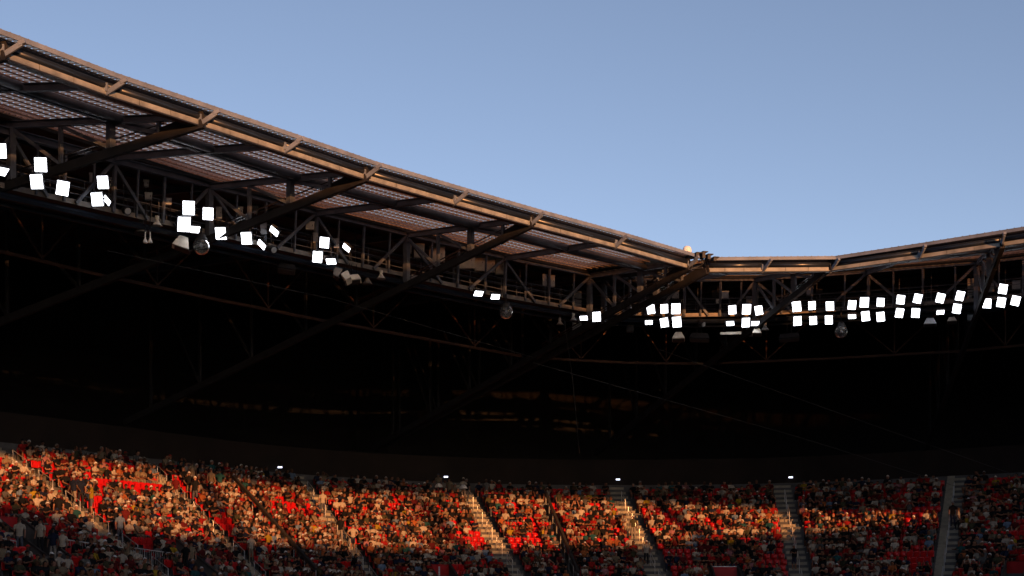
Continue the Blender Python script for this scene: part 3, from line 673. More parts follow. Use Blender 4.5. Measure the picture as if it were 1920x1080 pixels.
# ------------------------------------------------------------------ vomitories, partitions, rails, fences
VOM = []
for x, y, w_, lab in ((15, 992, 1.35, 'leftmost red-fronted stand entrance with sloping dark side wall'), (325, 1036, 1.05, 'red-fronted stand entrance second from the left with sloping side wall'),
                   (824, 1073, 1.55, 'red-fronted stand entrance with a white upright sign strip, bottom centre'), (1360, 1079, 1.7, 'red-fronted stand entrance with a pale top edge, bottom right of centre'),
                   (1908, 1062, 1.3, 'red-fronted stand entrance cut by the right edge of the photo')):
    a, s = bowl_at(x, y + 8); i0 = int(round(s / TREAD)); s = i0 * TREAD; VOM.append((a, i0, w_))
    c = tread(a, s, i0); t = (bowl(a + .02, s) - bowl(a - .02, s)); t.z = 0; t.normalize(); d = (bowl(a, s + 1) - bowl(a, s)); d.z = 0; d.normalize()
    T = wthing('stand_entrance', lab, 'entrance', c, 'entrances in the seating')
    rz = math.atan2(t.y, t.x)
    m = MB(); m.beam(c - t * w_ / 2 * 1.0 + Vector((0, 0, .30)), c + t * w_ / 2 + Vector((0, 0, .30)), .10, .82); m.build('red_front', M['red_panel'], T)
    m = MB(); m.beam(c - t * w_ / 2 + Vector((0, 0, .735)), c + t * w_ / 2 + Vector((0, 0, .735)), .14, .05); m.build('top_edge', M['white'] if x == 1360 else M['red_panel'], T)
    Ls = 4.0
    for sg in (-1, 1):
        o_ = t * (w_ / 2 + .08) * sg
        v = []
        for e in (-.04, .04):
            v += [c + o_ + t * e + Vector((0, 0, .75)), c + o_ + t * e + d * Ls + Vector((0, 0, .75 - Ls * RISE / TREAD)), c + o_ + t * e + d * Ls + Vector((0, 0, -2.6)), c + o_ + t * e + Vector((0, 0, -1.2))]
        MB().add(v, [(0, 1, 2, 3), (7, 6, 5, 4), (0, 4, 5, 1), (3, 2, 6, 7), (0, 3, 7, 4), (1, 5, 6, 2)]).build('side_wall', M['concrete'], T)
        MB().beam(c + o_ + Vector((0, 0, .80)), c + o_ + d * Ls + Vector((0, 0, .80 - Ls * RISE / TREAD)), .14, .09).build('capping_rail', M['rail_dark'], T)
    m = MB(); zb = c.z - 1.65
    v = [c - t * w_ / 2 + d * .3, c + t * w_ / 2 + d * .3, c + t * w_ / 2 + d * Ls, c - t * w_ / 2 + d * Ls]
    if x == 824:
        m2 = MB(); m2.beam(c + d * .09 + Vector((0, 0, -.6)) + t * -.05, c + d * .09 + Vector((0, 0, .62)) + t * -.05, .13, .05); m2.build('sign_strip', M['white'], T)
        m3 = MB()
        for j in range(5): m3.box(tuple(c + d * .125 + t * -.05 + Vector((0, 0, .52 - j * .2))), (.06, .012, .08), rz)
        m3.build('sign_lettering', M['black'], T)
def in_vom(a, i, pad=.35):
    for va, vi, w_ in VOM:
        if vi - 0 <= i <= vi + 5:
            p = tread(a, i * TREAD, i); q_ = tread(va, i * TREAD, i)
            if (p - q_).length < w_ / 2 + pad: return True
    return False
# sloping partitions with a raised dark rail
PART = []
for (x0, y0), (x1, y1), lab in (((437, 905), (592, 1082), 'long dark sloping partition rail crossing the seats left of the first wide stairway'), ((1022, 930), (1085, 1082), 'dark sloping partition rail between the two middle stairways')):
    a0, s0 = bowl_at(x0, y0 + 26); a1, s1 = bowl_at(x1, y1 + 26); T = wthing('partition', lab, 'partition', bowl((a0 + a1) / 2, (s0 + s1) / 2), 'sloping partitions')
    def q_(f_, dz): return bowl(a0 + (a1 - a0) * f_, s0 + (s1 - s0) * f_, dz)
    MB().beam(q_(0, 1.30), q_(1, 1.30), .18, .20).build('top_rail', M['rail_dark'], T)
    for j in range(9):
        MB().tube([q_(j / 8, -.1), q_(j / 8, 1.22)], .03, 6).build('post', M['rail'], T)
    m = MB(); m.add([q_(0, .1), q_(1, .1), q_(1, .45), q_(0, .45)], [(0, 1, 2, 3)]); m.add([q_(0, .1) + Vector((.05, 0, 0)), q_(1, .1) + Vector((.05, 0, 0)), q_(1, .45) + Vector((.05, 0, 0)), q_(0, .45) + Vector((.05, 0, 0))], [(3, 2, 1, 0)])
    m.build('infill_panel', M['rail_dark'], T)
    PART.append((a0, s0, a1, s1))
def in_part(a, i):
    for a0, s0, a1, s1 in PART:
        s = i * TREAD
        if min(s0, s1) - .4 <= s <= max(s0, s1) + .4:
            f_ = (s - s0) / (s1 - s0)
            if (bowl(a, s) - bowl(a0 + (a1 - a0) * f_, s)).length < .42: return True
    return False
# hoop handrails in the stairways
hn = ['far left', 'second from left', 'third from left', 'fourth from left', 'fifth from left', 'sixth from left', 'far right']
cnt = ['highest', 'second highest', 'third highest', 'fourth highest', 'fifth highest', 'sixth highest', 'seventh highest', 'eighth highest', 'ninth highest']
for kk, k in enumerate(range(-1, 6)):
    for j, i in enumerate(range(4, NR, 3)):
        s = i * TREAD; c = tread(k, s, i); d = bowl(k, s + 1.0) - bowl(k, s)
        t = (bowl(k + .02, s) - bowl(k - .02, s)); t.z = 0; t.normalize(); off = t * (.48 if k < 5 else -.48) * 0
        T = wthing('stair_handrail', f'short steel hoop rail, {cnt[j]} in the {hn[kk]} stairway', 'handrail', c, 'stairway handrails')
        c = c + off
        m = MB(); m.tube([c, c + Vector((0, 0, .95)), c + d * 1.25 + Vector((0, 0, .95)), c + d * 1.25], .026, 6); m.build('hoop', M['rail'], T)
        m = MB(); m.tube([c + Vector((0, 0, .5)), c + d * 1.25 + Vector((0, 0, .5))], .018, 6); m.build('middle_bar', M['rail'], T)
# barred fences at the front of the upper block near the left
for (x0, y0), (x1, y1), lab in (((122, 1046), (232, 1062), 'barred metal fence at bottom left, left half'), ((236, 1060), (345, 1074), 'barred metal fence at bottom left, right half'), ((-30, 1040), (30, 1052), 'barred metal fence in the left corner')):
    a0, s0 = bowl_at(x0, y0); a1, s1 = bowl_at(x1, y1); T = wthing('fence', lab, 'fence', bowl(a0, s0), 'barred fences')
    p0, p1 = bowl(a0, s0), bowl(a1, s1)
    m = MB()
    for dz in (.12, .95): m.tube([p0 + Vector((0, 0, dz)), p1 + Vector((0, 0, dz))], .028, 6)
    m.build('rail', M['rail'], T)
    L = (p1 - p0).length; nb = int(L / .14); m = MB()
    for j in range(nb + 1):
        q2 = p0.lerp(p1, j / nb); m.tube([q2 + Vector((0, 0, .12)), q2 + Vector((0, 0, .95))], .011 if j % 8 else .024, 4)
    m.build('bars', M['rail'], T)
for x, y, mt, lab in ((869, 925, 'white', 'small pale umbrella held open over spectators left of the fourth stairway'), (823, 926, 'box_pale', 'dimmer pale umbrella farther left of the fourth stairway')):
    a, s = bowl_at(x, y + 26); i = round(s / TREAD); c = tread(a, s, i) + Vector((0, 0, 1.45))
    T = wthing('umbrella', lab, 'umbrella', c, 'open umbrellas in the crowd')
    MB().lathe([(.0, .22), (.10, .20), (.20, .13), (.28, .02), (.31, -.08), (.30, -.08), (.2, .1), (0, .19)], 10, tuple(c)).build('canopy', M[mt], T)
    MB().tube([c + Vector((0, 0, .26)), c - Vector((0, 0, .62))], .012, 6).build('shaft', M['black'], T)
# thin cables strung through the dark
for pts, rr, lab in ((((1000, 680, 10), (1500, 820, 12), (1930, 955, 14)), .012, 'thin cable slanting down to the right through the dark stand, lower one'),
                     (((1235, 655, 11), (1560, 770, 12), (1930, 900, 14)), .012, 'thin cable slanting down to the right through the dark stand, upper one'),
                     (((1058, 598, 9.5), (1074, 720, 9.6), (1086, 850, 9.7)), .011, 'thin cable hanging nearly straight down near the corner'),
                     (((200, 470, 10), (620, 560, 10), (1000, 670, 10)), .012, 'thin cable sagging across the dark left of the stand')):
    P_ = [hang(x, y, s)[0] for x, y, s in pts]
    o = MB().tube(P_, rr, 5).build('cable', M['cable']); tag(o, lab, 'cable', 'thin cables')

# ------------------------------------------------------------------ ground, pitch, far side
def sheet(name, pts, z, m, kind='structure'):
    o = MB().add([(x, y, z) for x, y in pts], [tuple(range(len(pts)))]).build(name, m); tag(o, kind=kind); return o
sheet('ground', [(-900, -900), (900, -900), (900, 900), (-900, 900)], -.02, M['ground'])
ux, uy = .633, .775
def loc2(u, n_): return (ux * u - uy * n_, uy * u + ux * n_)       # u along the long stand, n towards it
sheet('pitch', [loc2(-40, -20), loc2(78, -20), loc2(78, 48), loc2(-40, 48)], .004, M['grass'])
# unseen facing stand; its rim and roof profiles are fitted to cut the sun
def fc(u_, d_, z): x, y = loc2(u_, -d_); return (x, y, z)
RIM = [(-90, 24.3), (-13, 24.0), (-8, 23.0), (0, 22.3), (10, 22.6), (25, 22.7), (38, 22.3), (47, 22.1), (56, 21.6), (62, 27), (120, 27)]
EDGE = [(-90, 24.9), (8, 24.9), (25, 24.5), (42, 24.55), (47, 24.1), (55, 22.95), (63, 21.2), (70, 18.8), (120, 18.8)]
TOP = [(-90, 34.3), (40, 34.2), (46, 34.0), (55, 32.8), (61, 31.2), (80, 29.8), (120, 29.8)]  # roof depth invented so sun clears only the far roof edge
us = sorted(set([a for l in (RIM, EDGE, TOP) for a, _ in l])); g = lambda l, u_: float(np.interp(u_, [a for a, _ in l], [b for _, b in l]))
T = wthing('facing_grandstand', 'large grandstand with roof shaped to cut the sun, facing the photographed one, behind the photographer', 'grandstand', fc(0, 24, 0))
def shell(prof, nm, mt):
    m = MB(); v = []; k = len(prof(0))
    for u_ in us: v += [fc(u_, d_, z) for d_, z in prof(u_)]
    m.add(v, [(j * k + i, (j + 1) * k + i, (j + 1) * k + (i + 1) % k, j * k + (i + 1) % k) for j in range(len(us) - 1) for i in range(k)])
    m.add([v[i] for i in range(k)] + [v[len(v) - k + i] for i in range(k)], [tuple(range(k))[::-1], tuple(range(k, 2 * k))]); m.build(nm, M[mt], T)
shell(lambda u_: [(22, 0), (22, 1.6), (51.5, g(RIM, u_) - 2.5), (51.5, g(RIM, u_)), (52.5, g(RIM, u_)), (52.5, 0)], 'terrace', 'concrete')
shell(lambda u_: [(24, g(EDGE, u_)), (24, g(TOP, u_)), (62, g(TOP, u_) + 1), (62, 31), (52, 30), (25.5, g(EDGE, u_) + .6)], 'roof', 'roof')
for u_ in range(-80, 121, 20):
    m = MB(); m.beam(fc(u_, 57, 0), fc(u_, 57, 30.6), .8, .8); m.build('column', M['steel'], T)


# other stands closing the ground, out of frame, added to cut sky light
def block(lab, prof, axis, a0, a1):
    T = wthing('enclosing_grandstand', lab, 'grandstand', (0, 0, 0))
    for nm, pr, mt in prof:
        m = MB(); k = len(pr); v = []
        for e in (a0, a1): v += [(*((loc2(d_, e)) if axis == 'n' else loc2(e, d_)), z) for d_, z in pr]
        m.add(v, [(i, k + i, k + (i + 1) % k, (i + 1) % k) for i in range(k)] + [tuple(range(k))[::-1], tuple(range(k, 2 * k))]); m.build(nm, M[mt], T)
block('end grandstand behind and left of the photographer', [('terrace', [(-40, 0), (-40, 1.6), (-74, 23), (-75, 25), (-76, 0)], 'concrete'), ('roof', [(-44, 25.2), (-44, 26.4), (-82, 30), (-82, 26)], 'roof'), ('rear_wall', [(-80, 0), (-80, 27), (-81, 27), (-81, 0)], 'darkwall')], 'n', -62, 86)
block('end grandstand continuing to the right of the photo', [('terrace', [(82, 0), (82, 1.6), (112, 16), (112, 18), (113, 0)], 'concrete'), ('roof', [(88, 25.4), (88, 26.4), (124, 27.5), (124, 26.5)], 'roof'), ('rear_wall', [(122, 0), (122, 27), (123, 27), (123, 0)], 'darkwall')], 'n', -60, 1)
block('long grandstand continuing to the left of the photo', [('terrace', [(46, 0), (46, 1.6), (72, 14), (72, 16), (73, 0)], 'concrete'), ('roof', [(52.5, 25.4), (52.5, 26.4), (150, 27.5), (150, 26.5)], 'roof'), ('rear_wall', [(88, 0), (88, 27), (89, 27), (89, 0)], 'darkwall')], 'u', -44, 23)  # roof run far back to keep leaking sun off the rear wall

# ------------------------------------------------------------------ people and seats templates
def skin_person(name, J, E_, rads, sub):
    me = bpy.data.meshes.new(name); me.from_pydata([J[k] for k in J], [], [(list(J).index(a), list(J).index(b)) for a, b in E_])
    o = bpy.data.objects.new(name, me); C.objects.link(o)
    sk = o.modifiers.new('s', 'SKIN'); sk.branch_smoothing = .6; sk.use_smooth_shade = True
    for i, k in enumerate(J):
        d = me.skin_vertices[0].data[i]; r = rads[k]; d.radius = r if isinstance(r, tuple) else (r, r); d.use_root = (k == 'pel')
    if sub:
        ss = o.modifiers.new('u', 'SUBSURF'); ss.levels = sub; ss.render_levels = sub
    dg = bpy.context.evaluated_depsgraph_get(); dg.update()
    out = bpy.data.meshes.new_from_object(o.evaluated_get(dg)); bpy.data.objects.remove(o); return out
RAD = dict(pel=(.15, .13), ch=(.17, .125), nk=.058, hd=(.085, .095), tp=(.08, .09), shl=.07, shr=.07, ell=.048, elr=.048, wrl=.034, wrr=.034, hal=.03, har=.03,
           f1l=.012, f1r=.012, hil=.095, hir=.095, knl=.068, knr=.068, anl=.043, anr=.043, tol=.035, tor=.035, wst=(.145, .115))
EDG = [('pel', 'wst'), ('wst', 'ch'), ('ch', 'nk'), ('nk', 'hd'), ('hd', 'tp'), ('ch', 'shl'), ('ch', 'shr'), ('shl', 'ell'), ('shr', 'elr'), ('ell', 'wrl'), ('elr', 'wrr'),
       ('wrl', 'hal'), ('wrr', 'har'), ('pel', 'hil'), ('pel', 'hir'), ('hil', 'knl'), ('hir', 'knr'), ('knl', 'anl'), ('knr', 'anr'), ('anl', 'tol'), ('anr', 'tor')]
def pose(kind):
    lean = dict(rest=.05, lean=.30, cross=-.02, shade=.05, phone=.12, side=.0, clap=.08).get(kind, 0)
    if kind.startswith('stand') or kind == 'walk':
        J = dict(pel=(0, 0, .93), wst=(0, .01, 1.10), ch=(0, .01, 1.33), nk=(0, .01, 1.50), hd=(0, .03, 1.60), tp=(0, .03, 1.72),
                 shl=(-.19, 0, 1.42), shr=(.19, 0, 1.42), ell=(-.25, .0, 1.14), elr=(.25, 0, 1.14), wrl=(-.25, .09, .90), wrr=(.25, .09, .90), hal=(-.24, .13, .80), har=(.24, .13, .80),
                 hil=(-.09, 0, .86), hir=(.09, 0, .86), knl=(-.11, .03, .48), knr=(.11, .03, .48), anl=(-.12, -.02, .09), anr=(.12, -.02, .09), tol=(-.13, .14, .04), tor=(.13, .14, .04))
        if kind == 'stand_hips': J.update(ell=(-.38, -.06, 1.18), wrl=(-.20, .03, .98), hal=(-.13, .07, .97), elr=(.38, -.06, 1.18), wrr=(.20, .03, .98), har=(.13, .07, .97))
        if kind == 'stand_phone': J.update(ell=(-.22, .14, 1.16), wrl=(-.06, .30, 1.22), hal=(-.02, .34, 1.28), elr=(.22, .14, 1.16), wrr=(.06, .30, 1.22), har=(.02, .34, 1.28))
        if kind == 'walk': J.update(knl=(-.1, .22, .56), anl=(-.11, .20, .26), tol=(-.11, .36, .22), anr=(.12, -.16, .08), tor=(.12, 0, .04), wrl=(-.27, -.12, .92), hal=(-.27, -.16, .83), wrr=(.27, .2, .95), har=(.27, .27, .88))
        return J
    c, s_ = math.cos(lean), math.sin(lean)
    def up(x, z, y=0): return (x, .02 + s_ * z + y * c, .50 + c * z - y * s_)
    J = dict(pel=(0, 0, .50), wst=up(0, .16), ch=up(0, .38), nk=up(0, .55, .01), hd=up(0, .65, .03), tp=up(0, .77, .035), shl=up(-.19, .47), shr=up(.19, .47),
             hil=(-.10, .04, .48), hir=(.10, .04, .48), knl=(-.15, .44, .50), knr=(.15, .44, .50), anl=(-.14, .42, .09), anr=(.14, .42, .09), tol=(-.15, .58, .04), tor=(.15, .58, .04))
    if kind == 'lean': A = dict(ell=(-.19, .40, .60), elr=(.19, .40, .60), wrl=(-.06, .58, .70), wrr=(.06, .58, .70), hal=(-.02, .60, .76), har=(.02, .62, .72))
    elif kind == 'cross': A = dict(ell=up(-.27, .22, .08), elr=up(.27, .22, .08), wrl=up(-.02, .24, .22), wrr=up(.02, .20, .24), hal=up(.09, .27, .18), har=up(-.09, .24, .20))
    elif kind == 'shade': A = dict(ell=up(-.33, .48, .18), wrl=up(-.16, .66, .24), hal=up(-.07, .72, .18), elr=up(.25, .20, .08), wrr=(.17, .36, .60), har=(.15, .43, .56))
    elif kind == 'phone': A = dict(ell=up(-.23, .24, .10), elr=up(.23, .24, .10), wrl=(-.07, .36, .78), wrr=(.07, .36, .78), hal=(-.02, .40, .84), har=(.02, .40, .84))
    elif kind == 'side': A = dict(ell=up(-.28, .20, .02), elr=up(.38, .34, .05), wrl=(-.16, .26, .60), wrr=(.55, .10, .84), hal=(-.12, .36, .58), har=(.62, .12, .86)); J['knl'] = (-.20, .40, .50); J['anl'] = (-.22, .36, .09); J['tol'] = (-.26, .50, .04)
    elif kind == 'clap': A = dict(ell=up(-.30, .34, .16), elr=up(.30, .34, .16), wrl=up(-.16, .66, .30), wrr=up(.16, .66, .30), hal=up(-.12, .78, .28), har=up(.12, .78, .28))
    else: A = dict(ell=up(-.27, .20, .06), elr=up(.27, .20, .06), wrl=(-.18, .34, .60), wrr=(.18, .34, .60), hal=(-.16, .43, .56), har=(.16, .43, .56))
    J.update(A); return J
REG = {('pel', 'wst'): 'torso', ('wst', 'ch'): 'torso', ('ch', 'nk'): 'torso', ('nk', 'hd'): 'head', ('hd', 'tp'): 'head', ('ch', 'shl'): 'torso', ('ch', 'shr'): 'torso',
       ('shl', 'ell'): 'uparm', ('shr', 'elr'): 'uparm', ('ell', 'wrl'): 'arm', ('elr', 'wrr'): 'arm', ('wrl', 'hal'): 'arm', ('wrr', 'har'): 'arm', ('pel', 'hil'): 'hip', ('pel', 'hir'): 'hip',
       ('hil', 'knl'): 'thigh', ('hir', 'knr'): 'thigh', ('knl', 'anl'): 'shin', ('knr', 'anr'): 'shin', ('anl', 'tol'): 'foot', ('anr', 'tor'): 'foot'}
def regions(me, J):
    out = []
    segs = [(Vector(J[a]), Vector(J[b]), REG[(a, b)], (lambda r: max(r) if isinstance(r, tuple) else r)(RAD[a]), (lambda r: max(r) if isinstance(r, tuple) else r)(RAD[b])) for a, b in EDG]
    for f_ in me.polygons:
        c = Vector(f_.center); best = None
        for a, b, rg, ra, rb in segs:
            ab = b - a; t = max(0, min(1, (c - a).dot(ab) / ab.length_squared)); d = (c - a - ab * t).length / (ra + (rb - ra) * t)
            if best is None or d < best[0]: best = (d, rg, t)
        out.append((best[1], best[2]))
    return out
def sub_mesh(me, regs, keep, inflate, name):
    vs = []; fs = []; mp = {}
    for f_, (rg, t) in zip(me.polygons, regs):
        if keep(rg, t, f_):
            idx = []
            for v in f_.vertices:
                if v not in mp: mp[v] = len(vs); vs.append(tuple(me.vertices[v].co + me.vertices[v].normal * inflate))
                idx.append(mp[v])
            fs.append(tuple(idx))
    return vs, fs
def hair_geo(J, cap, lo):
    h = Vector(J['hd']).lerp(Vector(J['tp']), .45); n = 8 if lo else 14; rs = 4 if lo else 7; vs = []; fs = []
    for i in range(rs + 1):
        th = math.pi * .58 * i / rs
        for k in range(n):
            ph = 2 * math.pi * k / n; rx, ry, rz = .105, .118, .125
            z = math.cos(th); y = math.sin(th) * math.sin(ph); x = math.sin(th) * math.cos(ph)
            zz = z * rz
            if y > .3 and zz < .02: zz = .02 + .01 * y       # fringe ends above the eyes in front
            vs.append((h.x + x * rx, h.y - .012 + y * ry, h.z + .015 + zz))
    fs = [(i * n + k, i * n + (k + 1) % n, (i + 1) * n + (k + 1) % n, (i + 1) * n + k) for i in range(rs) for k in range(n)]
    if cap:
        m0 = len(vs); vs += [(h.x - .08, h.y + .085, h.z + .05), (h.x + .08, h.y + .085, h.z + .05), (h.x + .06, h.y + .19, h.z + .03), (h.x - .06, h.y + .19, h.z + .03)]
        fs += [(m0, m0 + 1, m0 + 2, m0 + 3)]
    return vs, fs
KINDS = ['rest', 'lean', 'cross', 'shade', 'phone', 'side', 'clap', 'stand', 'stand_hips', 'stand_phone', 'walk']
TPL = {}
SLOT = {'head': 0, 'arm': 0, 'torso': 0, 'uparm': 0, 'hip': 1, 'thigh': 1, 'shin': 0, 'foot': 2}
def mk(name, vs, fs, mats, smooth=True):
    me = bpy.data.meshes.new(name); me.from_pydata(vs, [], fs)
    for m_ in mats: me.materials.append(m_)
    me.update()
    if smooth: me.polygons.foreach_set('use_smooth', [True] * len(me.polygons))
    return me
for kd in KINDS:
    J = pose(kd)
    for lo in (True, False):
        me = skin_person(kd, J, EDG, RAD, 0 if lo else 1); rg = regions(me, J)
        keep = lambda r, t, f_: r == 'torso' or r == 'hip' and f_.center[2] > J['pel'][2] + .02 or (r == 'uparm' and t < .75)
        sv, sf = sub_mesh(me, rg, keep, .016, kd)
        if lo:
            bv = [tuple(v.co) for v in me.vertices]; bf = [tuple(p.vertices) for p in me.polygons]
            TPL[kd] = dict(J=J, lo=(bv, bf, [r[0] for r in rg], sv, sf))
        else:
            long_ = kd in ('cross', 'stand', 'walk', 'clap')
            me.materials.clear()
            for m_ in (M['skin'], M['pants'], M['shoe']): me.materials.append(m_)
            for p, (r, t) in zip(me.polygons, rg):
                p.material_index = 1 if (r == 'shin' and long_) else SLOT[r]; p.use_smooth = True
            # nose, ears added to the same mesh
            bm = bmesh.new(); bm.from_mesh(me); h = Vector(J['hd']).lerp(Vector(J['tp']), .35)
            for c, sz in ((h + Vector((0, .105, -.01)), .018), (h + Vector((-.092, 0, 0)), .02), (h + Vector((.092, 0, 0)), .02)):
                bmesh.ops.create_icosphere(bm, subdivisions=1, radius=sz, matrix=Matrix.Translation(c))
            bm.to_mesh(me); bm.free(); me.name = 'person'
            hv, hf = hair_geo(J, False, False); cv, cf = hair_geo(J, True, False)
            g = MB(); c = h + Vector((0, .10, .015)); g.box(tuple(c), (.13, .03, .03))
            TPL[kd]['hi'] = (me, mk('shirt', sv, sf, [M['cloth']]), mk('hair', hv, hf, [M['hair']]), mk('cap', cv, cf, [M['hair']]), mk('sunglasses', g.v, g.f, [M['black']], False))
# seat: shell back, folding pan, bracket (seat faces +Y, tread level 0)
def seat_geo(up):
    b = MB(); W_ = .45; v = []
    nx, nz = 6, 5
    for layer in (0, 1):
        for j in range(nz + 1):
            for i in range(nx + 1):
                u = i / nx * 2 - 1; w2 = j / nz
                x = u * W_ / 2 * (1 - .16 * max(0, w2 - .75) * 4 * 0.4); z = .40 + .42 * w2 - (.03 if abs(u) > .9 and w2 > .9 else 0)
                y = -.20 - .06 * w2 + .05 * u * u - layer * .025
                v.append((x, y, z))
    n = nx + 1; o_ = n * (nz + 1); fs = []
    for j in range(nz):
        for i in range(nx):
            q0 = j * n + i; fs.append((q0 + 1, q0, q0 + n, q0 + n + 1)); fs.append((o_ + q0, o_ + q0 + 1, o_ + q0 + n + 1, o_ + q0 + n))
    rim = [i for i in range(n)] + [j * n + nx for j in range(1, nz + 1)] + [nz * n + i for i in range(nx - 1, -1, -1)] + [j * n for j in range(nz - 1, 0, -1)]
    for a_, b_ in zip(rim, rim[1:] + rim[:1]): fs.append((a_, b_, o_ + b_, o_ + a_))
    b.add(v, fs)
    p = MB()
    if up:
        p.add([(-.2, -.14, .40), (.2, -.14, .40), (.19, -.09, .74), (-.19, -.09, .74), (-.2, -.10, .40), (.2, -.10, .40), (.19, -.05, .74), (-.19, -.05, .74)], [(0, 1, 2, 3), (7, 6, 5, 4), (0, 4, 5, 1), (1, 5, 6, 2), (2, 6, 7, 3), (3, 7, 4, 0)])
    else:
        p.add([(-.21, -.18, .40), (.21, -.18, .40), (.20, .20, .43), (-.20, .20, .43), (-.21, -.18, .44), (.21, -.18, .44), (.20, .20, .47), (-.20, .20, .47)], [(3, 2, 1, 0), (4, 5, 6, 7), (0, 1, 5, 4), (1, 2, 6, 5), (2, 3, 7, 6), (3, 0, 4, 7)])
    k = MB()
    for x in (-.17, .17): k.box((x, -.22, .2), (.03, .06, .40))
    k.box((0, -.21, .39), (.40, .05, .03))
    return b, p, k
S_UP, S_DN = seat_geo(True), seat_geo(False)

# ------------------------------------------------------------------ place rows
SHIRTS = [('white', (.80, .68, .52), 20), ('black', (.015, .015, .017), 36), ('navy', (.02, .03, .07), 7), ('red', (.55, .02, .015), 10), ('maroon', (.18, .015, .015), 8),
          ('olive', (.11, .10, .05), 6), ('grey', (.22, .21, .19), 5), ('beige', (.42, .31, .19), 4), ('yellow', (.62, .40, .03), 2), ('teal', (.03, .14, .14), 2), ('orange', (.60, .17, .05), 2), ('pale blue', (.25, .35, .48), 3), ('pink', (.60, .25, .25), 2)]
SHIRTS = [(a_, tuple(c_ * .42 for c_ in b_), w_) for a_, b_, w_ in SHIRTS]
SW = np.array([s[2] for s in SHIRTS], float); SW /= SW.sum()
HAIRS = [(.015, .01, .008), (.03, .018, .01), (.01, .01, .01), (.10, .06, .03), (.25, .22, .2), (.55, .52, .48)]
EMPTY = [(265, 920, 40, 8), (205, 912, 22, 6), (540, 955, 42, 13), (905, 1012, 30, 14), (1100, 998, 20, 5), (985, 985, 55, 7), (975, 1018, 40, 12), (745, 955, 20, 7), (880, 1010, 22, 12),
         (1160, 1000, 22, 6), (1290, 990, 45, 5), (1225, 965, 30, 5), (1260, 1045, 40, 9), (1600, 972, 20, 8), (1730, 970, 40, 6), (1510, 990, 14, 12), (1460, 1050, 22, 18), (425, 988, 20, 8), (1025, 910, 70, 10), (600, 990, 20, 5), (1660, 990, 15, 5), (1700, 1050, 60, 10),
         (720, 985, 20, 6), (60, 880, 12, 8), (355, 1015, 25, 8), (1900, 1010, 30, 10), (450, 1060, 40, 10), (90, 1000, 14, 6), (1330, 1065, 70, 6)]
WHITE_SEATS = [(253, 919), (263, 920), (4, 893), (239, 949), (250, 959), (178, 968), (348, 1011), (359, 1012), (1005, 905)]
STAND = [(145, 955, 'walk', 'navy'), (150, 950, 'stand', 'navy'), (168, 962, 'stand_phone', 'yellow'), (107, 985, 'stand', 'black'), (215, 1010, 'stand', 'pale blue'), (235, 1005, 'stand', 'maroon'),
         (352, 930, 'stand_hips', 'black'), (358, 912, 'stand', 'beige'), (390, 922, 'stand', 'beige'), (405, 922, 'stand_hips', 'teal'), (370, 950, 'stand', 'black'), (640, 1020, 'stand', 'black'),
         (662, 1030, 'stand_hips', 'white'), (606, 965, 'stand', 'white'), (868, 935, 'stand_phone', 'white'), (874, 938, 'stand', 'black'), (1187, 1005, 'stand', 'olive'), (1173, 1010, 'stand_phone', 'white'),
         (1213, 1060, 'stand', 'white'), (1787, 985, 'stand', 'black'), (1797, 1000, 'walk', 'white'), (38, 1040, 'stand', 'white'), (64, 1032, 'stand', 'white'), (92, 1050, 'stand', 'navy'), (110, 1050, 'stand', 'white'),
         (1490, 1070, 'stand_phone', 'black'), (465, 1050, 'stand', 'white'), (345, 1075, 'stand', 'black'), (355, 1075, 'stand', 'beige'), (322, 935, 'stand', 'maroon'), (822, 930, 'stand', 'beige'), (838, 932, 'stand', 'beige'), (908, 935, 'stand', 'grey'), (1045, 955, 'stand', 'olive')]
side = {-2: 'far left', -1: 'far left', 0: 'second', 1: 'third', 2: 'fourth', 3: 'fifth', 4: 'sixth', 5: 'far right'}
ordn = ['first', 'second', 'third', 'fourth', 'fifth', 'sixth', 'seventh', 'eighth', 'ninth', 'tenth', 'eleventh', 'twelfth', 'thirteenth', 'fourteenth', 'fifteenth', 'sixteenth', 'seventeenth', 'eighteenth', 'nineteenth', 'twentieth', 'twenty-first', 'twenty-second', 'twenty-third', 'twenty-fourth', 'twenty-fifth', 'twenty-sixth'] + ['twenty-seventh', 'twenty-eighth', 'twenty-ninth', 'thirtieth', 'thirty-first', 'thirty-second', 'thirty-third']
people = []; seats = []
